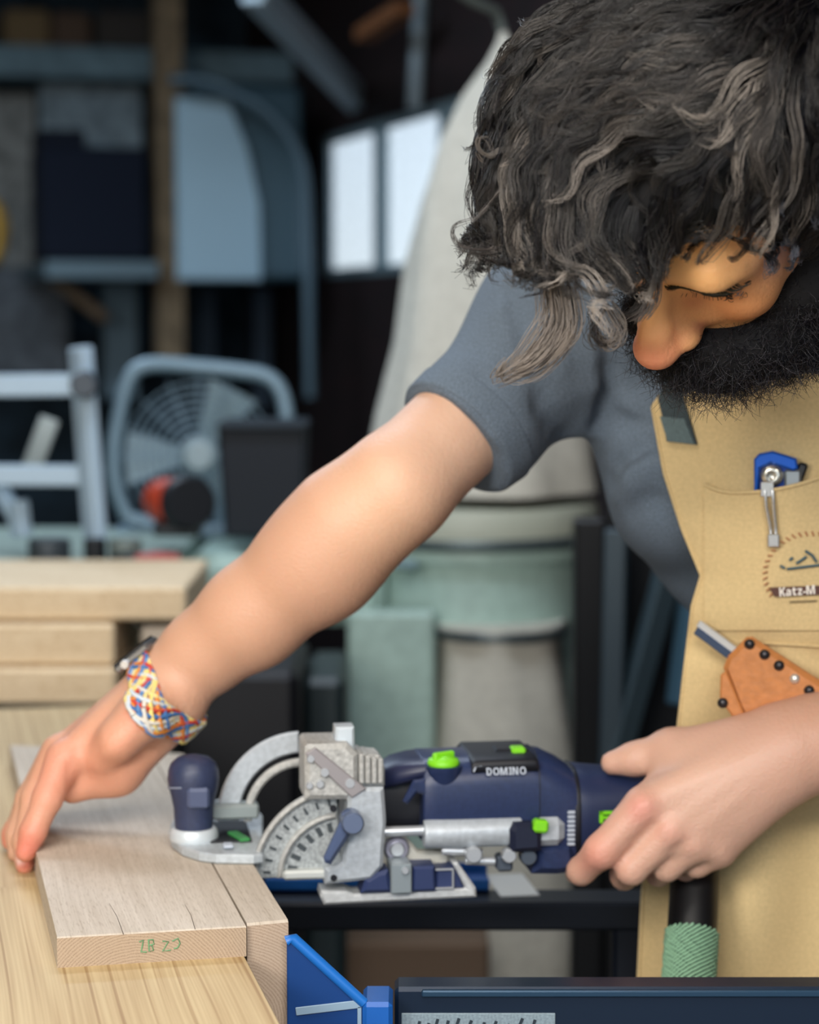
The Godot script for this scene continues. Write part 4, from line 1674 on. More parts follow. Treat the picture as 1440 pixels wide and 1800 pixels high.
		for q in cnt2:
			var w2 := 0.0075 if fat else (0.005 if cnt2 == 30 else 0.0022)
			var off := Vector3(rng.randfn(), rng.randfn(), rng.randfn()) * w2 * 0.6
			var sp2 := PackedVector3Array()
			var cut := rng.randf_range(0.7, 1.0) if q else 1.0
			var nn2 := int(smo.size() * cut)
			var fz2 := rng.randf() * TAU
			for k in nn2:
				var t := float(k) / smo.size()
				sp2.append(smo[k] + off * (0.7 + 0.5 * sin(PI * t)) * (1.0 - 0.6 * t) + Vector3(sin(fz2 + t * 9.0), cos(fz2 + t * 7.0), 0) * 0.0012 * t - mb)
			if sp2.size() > 2:
				g.col = gc.lerp(lin("a09589"), 0.35 * rng.randf() * rng.randf())
				g.strand(sp2, 0.00034, 0.00018)
	var hm := StandardMaterial3D.new()
	hm.vertex_color_use_as_albedo = true
	hm.roughness = 0.3
	hm.metallic_specular = 0.5
	tag(put("hair", g, hm, man, true), "dark wavy hair streaked with grey, highlights painted into its colour", "", "", "stuff")
	# ---- beard
	s = S.new()
	s.ell(H(0.004, -0.088, 0.070), Vector3(0.056, 0.045, 0.050), HB, 0.02)
	s.cap(H(-0.038, -0.068, 0.088), H(0.038, -0.068, 0.088), 0.016, 0.016, 0.015)
	s.cap(H(0, -0.056, 0.100), H(0.034, -0.068, 0.088), 0.010, 0.014, 0.01)
	s.chain([H(-0.066, 0.0, 0.008), H(-0.062, -0.035, 0.026), H(-0.044, -0.075, 0.056)], [0.008, 0.012, 0.018], 0.02)
	s.chain([H(0.070, 0.035, 0.010), H(0.073, 0.005, 0.012), H(0.072, -0.035, 0.030), H(0.054, -0.075, 0.060)], [0.005, 0.010, 0.018, 0.022], 0.02)
	s.ell(H(0, -0.115, 0.04), Vector3(0.062, 0.035, 0.06), HB, 0.02)
	s.ell(P(1412, 570, 1.66), Vector3(0.030, 0.032, 0.035), Basis(), 0.03)
	s.ell(P(1425, 480, 1.66), Vector3(0.016, 0.032, 0.03), Basis(), 0.02)
	bx = bounds(s, 0.01)
	g = G.new()
	skin(s, g, 0.005, bx[0], bx[1])
	var bv := g.v.duplicate()
	var bn := g.n.duplicate()
	shift(g, mb)
	put("beard_undercoat", g, M("050509", 0.9), man)
	g = G.new()
	var bc := H(0, -0.075, 0.06)
	for q in 15000:
		var k := rng.randi() % bv.size()
		var p := bv[k]
		var nn := bn[k]
		if nn.dot(toward) < -0.25 and q % 4: continue
		var loc := HB.inverse() * (p - HC)
		var len := rng.randf_range(0.008, 0.026) * (0.35 if loc.y > -0.03 else 1.0)
		if loc.z > 0.07 and loc.y < -0.06: len *= 1.25
		var dir := (nn * 0.8 + HB * Vector3(loc.x * 3.0, -0.45, 0.5) + Vector3(rng.randfn(), rng.randfn(), rng.randfn()) * 0.35).normalized()
		var axis := Vector3(rng.randfn(), rng.randfn(), rng.randfn()).normalized()
		var turn := rng.randf_range(0.25, 0.95) * (1.0 if rng.randf() < 0.5 else -1.0)
		var sp := PackedVector3Array()
		p -= nn * 0.003
		for j in 7:
			sp.append(p - mb)
			p += dir * len / 6.0
			dir = (dir.rotated(axis, turn) + Vector3.DOWN * 0.08).normalized()
		var gr := rng.randf()
		g.col = lin("0c0c12").lerp(lin("5c5a60"), gr * gr * gr * 0.6)
		g.strand(sp, 0.00020, 0.00010)
	tag(put("beard", g, hm, man, true), "full dark beard", "", "", "stuff")
	# eyebrows and lashes, rooted on the skin
	g = G.new()
	var hl := PackedInt32Array()
	for j in head_s.kind.size(): hl.append(j)
	var fw := HB * Vector3(0, 0, 1)
	for sx in [-1.0, 1.0]:
		for q in 420:
			var t := rng.randf()
			var l: float = sx * lerpf(0.009, 0.056, t)
			var u := 0.027 + 0.008 * sin(t * 2.6) + rng.randf_range(-0.0032, 0.0032) * (1.0 - 0.5 * t)
			var p := surf(head_s, hl, H(l, u, 0.045), fw) - fw * 0.0006
			var dir := HB * Vector3(sx * 0.95, 0.25 * (1.0 - t), -0.25 * t).normalized()
			var sp := PackedVector3Array()
			for j in 4:
				sp.append(p + dir * 0.008 * j / 3.0 + fw * 0.0013 * sin(j * 1.1) - mb)
			g.col = lin("1c1614")
			g.strand(sp, 0.00024, 0.0001)
		for q in 22:
			var t := rng.randf()
			var l: float = sx * lerpf(0.017, 0.049, t)
			var p := surf(head_s, hl, H(l, 0.0125 - 0.003 * sin(PI * t), 0.045), fw) - fw * 0.0004
			var dir := HB * Vector3(sx * (t - 0.2) * 0.9, -0.55, 0.55).normalized()
			var sp := PackedVector3Array()
			for j in 3: sp.append(p + dir * 0.0042 * j / 2.0 - mb)
			g.col = lin("171210")
			g.strand(sp, 0.00022, 0.0001)
	tag(put("eyebrows_and_lashes", g, hm, man, true), "", "", "", "stuff")

# ------------------------------------------------------------------ the hand-held joining machine
const JS := 1.0 / 2116.0
func J(u: float, v: float, z := 0.0) -> Vector3:
	return Vector3((u - 660.0) * JS, (1440.0 - v) * JS, z)
func J2(u: float, v: float) -> Vector2:
	return Vector2((u - 660.0) * JS, (1440.0 - v) * JS)
func jpoly(list: Array) -> PackedVector2Array:
	var o := PackedVector2Array()
	for p in list: o.append(J2(p[0], p[1]))
	return o
func jbox(g: G, u0: float, v0: float, u1: float, v1: float, z: float, d: float, bev := 0.0015, turn := 0.0) -> void:
	g.box(T((J(u0, v0, z) + J(u1, v1, z)) / 2, Basis(Vector3.BACK, turn)), Vector3(absf(u1 - u0) * JS, absf(v1 - v0) * JS, d), bev)
func arc(cu: float, cv: float, r0: float, r1: float, a0: float, a1: float, n := 28) -> PackedVector2Array:
	var o := PackedVector2Array()
	for k in n + 1:
		var a := deg_to_rad(lerpf(a0, a1, float(k) / n))
		o.append(J2(cu + cos(a) * r1, cv - sin(a) * r1))
	for k in n + 1:
		var a := deg_to_rad(lerpf(a1, a0, float(k) / n))
		o.append(J2(cu + cos(a) * r0, cv - sin(a) * r0))
	return o
# superellipse ring across the machine's axis
func ring_at(u: float, v0: float, v1: float, hz: float, zc: float, n := 28, e := 0.62) -> PackedVector3Array:
	var o := PackedVector3Array()
	for k in n:
		var a := TAU * k / n
		var y := signf(sin(a)) * pow(absf(sin(a)), e)
		var z := signf(cos(a)) * pow(absf(cos(a)), e)
		o.append(J(u, lerpf(v1, v0, y * 0.5 + 0.5), zc + z * hz))
	return o
func pin(g: G, at: Vector3, axis: Vector3, r: float, l: float, segs := 16) -> void:
	var y := axis.normalized()
	var x := y.cross(Vector3(0.3, 0.5, 0.8)).normalized()
	g.lathe(Transform3D(Basis(x, y, x.cross(y)), at), [Vector2(r * 0.85, -l / 2), Vector2(r, -l / 2 + r * 0.15), Vector2(r, l / 2 - r * 0.15), Vector2(r * 0.85, l / 2)], segs)

func joiner() -> void:
	var o := thing("joiner", "dark blue and silver hand-held joining machine with green buttons, held on the oak board", "power tool", P(660, 1440, 1.89))
	o.rotation.y = deg_to_rad(8.0)
	var navy := M("273459", 0.38, 0.0, 0.15, 30)
	var deep := M("0a0c16", 0.5)
	var alu := M("c3cad0", 0.42, 0.25, 0.12, 24, 0.15)
	var cast := M("c9c9c5", 0.55, 0.15, 0.22, 30, 0.4)
	var bright := M("d2d6da", 0.3, 0.6)
	var lime := M("7fd420", 0.45)
	var pad := M("27345c", 0.5)
	var ink := M("b4bcc8", 0.6)
	var g := G.new()
	# motor housing
	var secs := [[734, 1324, 1470, 0.036], [737, 1321, 1474, 0.040], [760, 1321, 1476, 0.0405], [800, 1321, 1478, 0.041], [870, 1318, 1480, 0.041], [925, 1319, 1484, 0.041], [955, 1324, 1500, 0.041], [985, 1339, 1516, 0.041], [1004, 1352, 1524, 0.040]]
	var rings := []
	for q in secs: rings.append(ring_at(q[0], q[1], q[2], q[3], 0.0))
	g.loft_out(rings)
	put("motor_housing", g, navy, o)
	# black throat between the housing and the face block, with a navy horn
	g = G.new()
	rings = []
	for q in [[650, 1350, 1470, 0.026], [690, 1345, 1470, 0.028], [738, 1340, 1470, 0.030]]: rings.append(ring_at(q[0], q[1], q[2], q[3], -0.014))
	g.loft_out(rings)
	put("throat", g, deep, o)
	g = G.new()
	rings = []
	for q in [[668, 1342, 1384, 0.020], [690, 1330, 1378, 0.028], [720, 1325, 1368, 0.034], [738, 1324, 1362, 0.036]]: rings.append(ring_at(q[0], q[1], q[2], q[3], 0.0, 28, 0.75))
	g.loft_out(rings)
	put("throat_guard", g, M("1d2340", 0.38), o)
	g = G.new()
	g.prism(T(Vector3(0, 0, 0.036)), jpoly([[740, 1352], [740, 1384], [722, 1378], [706, 1398], [698, 1392], [716, 1356]]), 0.006, 0.002)
	put("guard_fin", g, navy, o)
	# dial boss with its green knob
	g = G.new()
	rings = []
	for q in [[1334, 31, 0.0], [1345, 29, 0.0], [1370, 20, 0.002], [1392, 11, 0.004], [1404, 4, 0.007]]:
		var ring := PackedVector3Array()
		for k in 18:
			var a := TAU * k / 18
			ring.append(J(771 + cos(a) * q[1], q[0], 0.034 - q[2] + sin(a) * q[1] * JS * 0.7))
		rings.append(ring)
	g.loft_out(rings)
	put("dial_boss", g, navy, o)
	g = G.new()
	g.lathe(T(J(771, 1334, 0.030)), [Vector2(0.0125, 0), Vector2(0.0135, 0.002), Vector2(0.012, 0.0055), Vector2(0.004, 0.008)], 22)
	g.box(T(J(771, 1320, 0.030), Basis(Vector3.UP, 0.5)), Vector3(0.021, 0.009, 0.0055), 0.0015)
	put("dial_knob", g, lime, o)
	# dark top band with the name and a slider switch
	g = G.new()
	rings = []
	for u in [818.0, 824.0, 900.0, 928.0, 934.0]:
		var inset := 0.5 if (u == 818.0 or u == 934.0) else 0.0
		rings.append(ring_at(u, 1316 + inset * 12, 1352, 0.0413 - inset * 0.002, 0.0006))
	g.loft_out(rings)
	put("top_band", g, deep, o)
	g = G.new()
	jbox(g, 866, 1312, 924, 1324, 0.012, 0.022, 0.002)
	put("switch_bed", g, deep, o)
	g = G.new()
	jbox(g, 893, 1309, 918, 1321, 0.020, 0.014, 0.0015)
	put("switch", g, lime, o)
	var tm := TextMesh.new()
	tm.text = "DOMINO"
	tm.font_size = 10
	tm.pixel_size = 0.00078
	tm.depth = 0.0008
	var sf := SystemFont.new()
	sf.font_names = PackedStringArray(["Droid Sans"])
	sf.font_weight = 700
	tm.font = sf
	var name_o := put("name_print", tm, ink, o)
	name_o.position = J(876, 1343, 0.0428)
	name_o.rotation.x = -0.35
	g = G.new()
	g.tube([J(820, 1342, 0.042), J(824, 1334, 0.041), J(834, 1333, 0.041)], 0.0009, 5)
	put("mark_print", g, ink, o)
	g = G.new()
	g.tube([J(876, 1322, 0.0245), J(882, 1325, 0.0252), J(882, 1330, 0.026)], 0.0009, 5)
	put("mark_print", g, ink, o)
	# seam and lower rear shell
	g = G.new()
	rings = []
	for u in [936.0, 938.0]: rings.append(ring_at(u, 1318.5, 1486, 0.0413, 0.0))
	g.loft_out(rings)
	put("housing_seam", g, deep, o)
	g = G.new()
	g.prism(T(Vector3(0, 0, 0.018)), jpoly([[925, 1528], [935, 1478], [1000, 1470], [1006, 1526], [970, 1530]]), 0.046, 0.006)
	put("lower_shell", g, navy, o)
	# pale vent slots
	g = G.new()
	for k in 8:
		g = G.new()
		jbox(g, 986, 1416 + k * 8, 999, 1421 + k * 8, 0.0412, 0.003, 0.0004)
		put("vent_slot", g, ink, o)
	# handle and cable sleeve
	g = G.new()
	rings = []
	for q in [[1000, 1353, 1526, 0.039], [1008, 1349, 1528, 0.040], [1030, 1353, 1526, 0.0395], [1100, 1360, 1522, 0.037], [1180, 1366, 1516, 0.035], [1260, 1378, 1506, 0.032], [1310, 1395, 1495, 0.026], [1325, 1408, 1484, 0.019]]: rings.append(ring_at(q[0], q[1], q[2], q[3], 0.0, 28, 0.8))
	g.loft_out(rings)
	put("handle", g, M("1f2a4a", 0.42), o)
	g = G.new()
	rings = []
	for q in [[1001, 1350, 1530, 0.0405], [1006, 1348, 1530, 0.041], [1011, 1350, 1529, 0.0405]]: rings.append(ring_at(q[0], q[1], q[2], q[3], 0.0, 28, 0.75))
	g.loft_out(rings)
	put("handle_collar", g, deep, o)
	g = G.new()
	jbox(g, 1043, 1419, 1078, 1425, 0.0402, 0.002, 0.0003)
	jbox(g, 1043, 1419, 1050, 1440, 0.0402, 0.002, 0.0003)
	jbox(g, 1050, 1428, 1066, 1433, 0.0402, 0.002, 0.0003)
	put("green_letter_print", g, lime, o)
	g = G.new()
	rings = []
	for q in [[1318, 1412, 1482, 0.0165], [1368, 1410, 1482, 0.0168]]: rings.append(ring_at(q[0], q[1], q[2], q[3], 0.0, 24, 1.0))
	g.loft_out(rings)
	put("plug_collar", g, deep, o)
	g = G.new()
	rings = []
	for q in [[1396, 1412, 1480, 0.016], [1410, 1422, 1474, 0.0125], [1470, 1428, 1472, 0.0105]]: rings.append(ring_at(q[0], q[1], q[2], q[3], 0.0, 24, 1.0))
	g.loft_out(rings)
	put("cable_plug", g, deep, o)
	g = G.new()
	rings = []
	for q in [[1366, 1410, 1482, 0.0168], [1370, 1408, 1484, 0.0175], [1394, 1408, 1483, 0.0175], [1398, 1411, 1480, 0.0165]]: rings.append(ring_at(q[0], q[1], q[2], q[3], 0.0, 24, 1.0))
	g.loft_out(rings)
	put("plug_ring", g, M("2f9c44", 0.45), o)
	g = G.new()
	var cord := []
	for p in [[1468, 1450, 0.0], [1500, 1452, 0.0], [1560, 1480, 0.0], [1610, 1600, -0.02], [1620, 1900, -0.05], [1600, 2500, -0.05]]: cord.append(J(p[0], p[1], p[2]))
	g.tube(smooth_path(cord, 5), 0.0055, 10)
	put("power_cord", g, M("0b0d12", 0.4), o)
	# silver guide tube and rod
	g = G.new()
	pin(g, J(820, 1450, 0.036), Vector3.RIGHT, 0.0125, 172 * JS, 24)
	put("guide_tube", g, alu, o)
	g = G.new()
	pin(g, J(700, 1446, 0.034), Vector3.RIGHT, 0.0042, 100 * JS, 14)
	put("guide_rod", g, bright, o)
	g = G.new()
	jbox(g, 925, 1426, 981, 1476, 0.036, 0.022, 0.006)
	put("tube_end", g, alu, o)
	g = G.new()
	g.prism(T(Vector3(0, 0, 0.042)), jpoly([[880, 1442], [888, 1430], [918, 1430], [935, 1446], [936, 1480], [882, 1482]]), 0.024, 0.004)
	put("lock_block", g, M("141a30", 0.45), o)
	g = G.new()
	jbox(g, 920, 1424, 946, 1446, 0.052, 0.012, 0.002, -0.12)
	put("lock_button", g, lime, o)
	# small turret stops under the tube
	g = G.new()
	for q in [[800, 1484, 0.036, 90], [832, 1500, 0.040, 70], [812, 1490, 0.028, 76]]:
		g = G.new()
		pin(g, J(q[0], q[1], q[2]), Vector3(1, -0.08, 0.0), 0.0036, q[3] * JS * 0.75, 12)
		put("turret_stop", g, bright, o)
	for q in [[818, 1484, 0.007], [880, 1488, 0.006]]:
		g = G.new()
		pin(g, J(q[0], q[1], 0.046), Vector3.BACK, q[2], 0.010, 16)
		put("stop_screw", g, bright, o)
	g = G.new()
	jbox(g, 862, 1492, 890, 1520, 0.034, 0.016, 0.002)
	put("stop_block", g, M("5b6470", 0.4, 0.5), o)
	g = G.new()
	pin(g, J(916, 1494, 0.040), Vector3.BACK, 0.007, 0.012, 16)
	put("stop_bracket", g, M("5b6470", 0.4, 0.5), o)
	# ---- face block
	g = G.new()
	g.prism(T(Vector3(0, 0, 0.018)), jpoly([[600, 1362], [662, 1362], [666, 1420], [662, 1470], [660, 1500], [640, 1522], [560, 1528], [560, 1500], [590, 1490], [600, 1400]]), 0.062, 0.003)
	put("face_block", g, alu, o)
	g = G.new()
	g.prism(T(Vector3(0, 0, 0.020)), jpoly([[527, 1290], [532, 1285], [600, 1285], [618, 1304], [618, 1372], [600, 1382], [527, 1380]]), 0.056, 0.004)
	put("upper_block", g, cast, o)
	g = G.new()
	g.prism(T(J(575, 1330, 0.0495), Basis(Vector3.BACK, -0.72)), PackedVector2Array([Vector2(-0.027, -0.004), Vector2(0.026, -0.007), Vector2(0.03, 0.006), Vector2(-0.024, 0.005)]), 0.004, 0.001)
	put("block_rib", g, M("9b9698", 0.5, 0.3), o)
	g = G.new()
	for q in [[536, 1308, 7], [560, 1332, 8], [552, 1352, 7], [534, 1354, 6], [603, 1352, 9]]:
		g = G.new()
		pin(g, J(q[0], q[1], 0.049), Vector3.BACK, q[2] * JS, 0.006, 14)
		put("block_screw", g, bright, o)
	g = G.new()
	g.prism(T(Vector3(0, 0, 0.022)), jpoly([[583, 1262], [615, 1262], [616, 1320], [610, 1334], [582, 1310]]), 0.022, 0.002)
	put("depth_post", g, M("cbd5dc", 0.4, 0.15), o)
	g = G.new()
	for k in 4:
		jbox(g, 620 + k * 11, 1304 + k * 3, 629 + k * 11, 1356, 0.026, 0.042, 0.0015)
	g.prism(T(Vector3(0, 0, 0.022)), jpoly([[618, 1306], [656, 1310], [666, 1330], [666, 1364], [618, 1364]]), 0.034, 0.002)
	put("ridged_cap", g, cast, o)
	# quarter scale in front
	g = G.new()
	g.prism(T(Vector3(0, 0, 0.030)), arc(594, 1522, 4, 156, 94, 180), 0.005, 0.001)
	put("scale_plate", g, M("bcc2c3", 0.5, 0.15, 0.3, 40), o)
	for q in [[148, 157], [104, 113]]:
		g = G.new()
		g.prism(T(Vector3(0, 0, 0.034)), arc(594, 1522, q[0], q[1], 96, 179), 0.009, 0.002)
		put("scale_rim", g, cast, o)
	g = G.new()
	for k in 9:
		var a := deg_to_rad(100.0 + k * 9.4)
		var c := Vector2(594 + cos(a) * 131.0, 1522 - sin(a) * 131.0)
		g.box(T(J(c.x, c.y, 0.0329), Basis(Vector3.BACK, a)), Vector3(0.006, 0.0022, 0.001), 0.0003)
	for k in 6:
		var a := deg_to_rad(104.0 + k * 13.0)
		var c := Vector2(594 + cos(a) * 88.0, 1522 - sin(a) * 88.0)
		g.box(T(J(c.x, c.y, 0.0329), Basis(Vector3.BACK, a)), Vector3(0.008, 0.004, 0.001), 0.0003)
	tag(put("scale_marks", g, M("3f464a", 0.6), o), "", "", "", "stuff")
	g = G.new()
	jbox(g, 490, 1506, 572, 1522, 0.035, 0.014, 0.002)
	put("scale_foot", g, M("cdd0cc", 0.45, 0.3), o)
	for q in [[575, 1516], [575, 1396]]:
		g = G.new()
		pin(g, J(q[0], q[1], 0.048), Vector3.BACK, 0.0028, 0.004, 12)
		put("dark_screw", g, deep, o)
	# clamp lever
	g = G.new()
	g.prism(T(Vector3(0, 0, 0.056)), jpoly([[588, 1400], [600, 1394], [612, 1400], [616, 1420], [604, 1432], [568, 1488], [558, 1484], [556, 1476], [586, 1412]]), 0.012, 0.0035)
	put("clamp_lever", g, M("4a5878", 0.4), o)
	g = G.new()
	pin(g, J(604, 1414, 0.058), Vector3.BACK, 0.009, 0.022, 18)
	put("lever_pivot", g, M("5e6b86", 0.35), o)
	# rear quarter scale
	g = G.new()
	g.prism(T(Vector3(0, 0, -0.040)), arc(538, 1446, 112, 150, 92, 184), 0.006, 0.0015)
	put("rear_scale", g, alu, o)
	g = G.new()
	g.prism(T(Vector3(0, 0, -0.034)), arc(538, 1446, 90, 104, 92, 184), 0.008, 0.002)
	put("rear_rim", g, cast, o)
	g = G.new()
	jbox(g, 375, 1420, 460, 1446, -0.036, 0.02, 0.002)
	put("rear_foot", g, M("8d9696", 0.5, 0.3), o)
	# fence plate that lies on the board
	var y0 := BT - o.position.y + 0.0004
	g = G.new()
	var pl := PackedVector2Array()
	var inv := Basis(Vector3.UP, deg_to_rad(-8.0))
	for p in [[302, 1460], [297, 1476], [302, 1492], [320, 1506], [350, 1516], [380, 1520], [446, 1521], [462, 1519], [462, 1448], [440, 1425], [385, 1420], [340, 1434], [312, 1446]]:
		var w := inv * (onY(p[0], p[1], BT) - o.position)
		pl.append(Vector2(w.x, -w.z))
	g.prism(Transform3D(Basis(Vector3.RIGHT, Vector3(0, 0, -1), Vector3.UP), Vector3(0, y0 + 0.004, 0)), pl, 0.008, 0.0015)
	put("fence_plate", g, M("c8d0d5", 0.4, 0.2, 0.15, 24), o)
	var fx := func(u: float, v: float, h: float) -> Vector3: return inv * (onY(u, v, BT + h) - o.position)
	g = G.new()
	var w1: Vector3 = fx.call(402, 1462, 0.009)
	g.box(T(w1), Vector3(0.034, 0.002, 0.075), 0.0005)
	put("level_recess", g, deep, o)
	g = G.new()
	var w2: Vector3 = fx.call(420, 1470, 0.011)
	g.box(T(w2, Basis(Vector3.UP, 0.3)), Vector3(0.009, 0.003, 0.03), 0.001)
	put("level_vial", g, M("3f8a4c", 0.3), o)
	g = G.new()
	var w3: Vector3 = fx.call(401, 1486, 0.011)
	g.box(T(w3), Vector3(0.008, 0.003, 0.012), 0.001)
	put("level_tab", g, ink, o)
	# front knob on a round pedestal
	var kb: Vector3 = fx.call(341, 1476, 0.008)
	g = G.new()
	g.lathe(T(kb), [Vector2(0.0195, 0), Vector2(0.0205, 0.003), Vector2(0.0195, 0.0085), Vector2(0.0175, 0.0105)], 30)
	put("knob_pedestal", g, M("cdd4d8", 0.4, 0.2), o)
	g = G.new()
	g.lathe(T(kb + Vector3(0, 0.0105, 0)), [Vector2(0.0155, 0), Vector2(0.0162, 0.008), Vector2(0.0166, 0.017), Vector2(0.0184, 0.026), Vector2(0.0205, 0.034), Vector2(0.0213, 0.041), Vector2(0.0208, 0.048), Vector2(0.0185, 0.054), Vector2(0.0135, 0.0585), Vector2(0.006, 0.0605), Vector2(0.0005, 0.061)], 36)
	put("front_knob", g, M("333c5a", 0.45, 0.0, 0.15, 40), o)
	g = G.new()
	var gr := []
	for k in 15:
		var a := deg_to_rad(lerpf(120, 215, k / 14.0))
		gr.append(kb + Vector3(cos(a) * 0.0207, 0.0105 + 0.0335 + 0.004 * sin(a) , sin(a + PI) * -0.0207))
	g.tube(gr, 0.0009, 6)
	put("knob_line", g, M("7d8597", 0.4), o)
	g = G.new()
	g.box(T(kb + Vector3(0.003, 0.0105 + 0.0285, 0.0185), Basis(Vector3.RIGHT, 0.10)), Vector3(0.0185, 0.0175, 0.008), 0.003)
	put("knob_button", g, M("4d5774", 0.4), o)
	# lower bracket with its pads, hanging beyond the board
	g = G.new()
	g.prism(T(Vector3(0, 0, 0.018)), jpoly([[660, 1458], [704, 1458], [730, 1488], [775, 1490], [785, 1500], [780, 1516], [660, 1516]]), 0.012, 0.002)
	put("bracket", g, M("c9c6ba", 0.5, 0.3), o)
	g = G.new()
	pin(g, J(690, 1480, 0.026), Vector3.BACK, 0.0105, 0.006, 20)
	put("bracket_screw", g, M("a9a6b4", 0.3, 0.6), o)
	g = G.new()
	pin(g, J(690, 1480, 0.030), Vector3.BACK, 0.006, 0.005, 16)
	put("screw_head", g, bright, o)
	g = G.new()
	g.prism(T(Vector3(0, 0, 0.030)), jpoly([[555, 1541], [598, 1543], [612, 1549], [806, 1545], [782, 1500], [792, 1500], [824, 1546], [825, 1562], [600, 1565], [560, 1566], [553, 1552]]), 0.028, 0.002)
	put("lower_plate", g, M("d2d5d6", 0.42, 0.15, 0.12, 24), o)
	g = G.new()
	g.prism(T(Vector3(0, 0, 0.034)), jpoly([[622, 1546], [630, 1522], [652, 1510], [670, 1506], [676, 1546]]), 0.03, 0.003)
	put("side_pad", g, pad, o)
	g = G.new()
	g.prism(T(Vector3(0, 0, 0.034)), jpoly([[710, 1546], [712, 1502], [750, 1502], [752, 1546]]), 0.03, 0.002)
	put("side_pad", g, pad, o)
	g = G.new()
	g.prism(T(Vector3(0, 0, 0.032)), jpoly([[752, 1546], [754, 1510], [784, 1508], [804, 1546]]), 0.024, 0.002)
	put("side_pad", g, pad, o)
	g = G.new()
	jbox(g, 673, 1494, 709, 1546, 0.040, 0.026, 0.001)
	put("pad_strap", g, M("8d979c", 0.45, 0.3), o)
	g = G.new()
	for q in [[752, 1508, 784, 1511], [752, 1541, 784, 1544], [781, 1508, 784, 1544]]:
		jbox(g, q[0], q[1], q[2], q[3], 0.046, 0.003, 0.0005)
	put("pad_frame", g, bright, o)
	g = G.new()
	pin(g, J(697, 1505, 0.0545), Vector3.BACK, 0.003, 0.003, 12)
	put("strap_rivet", g, bright, o)

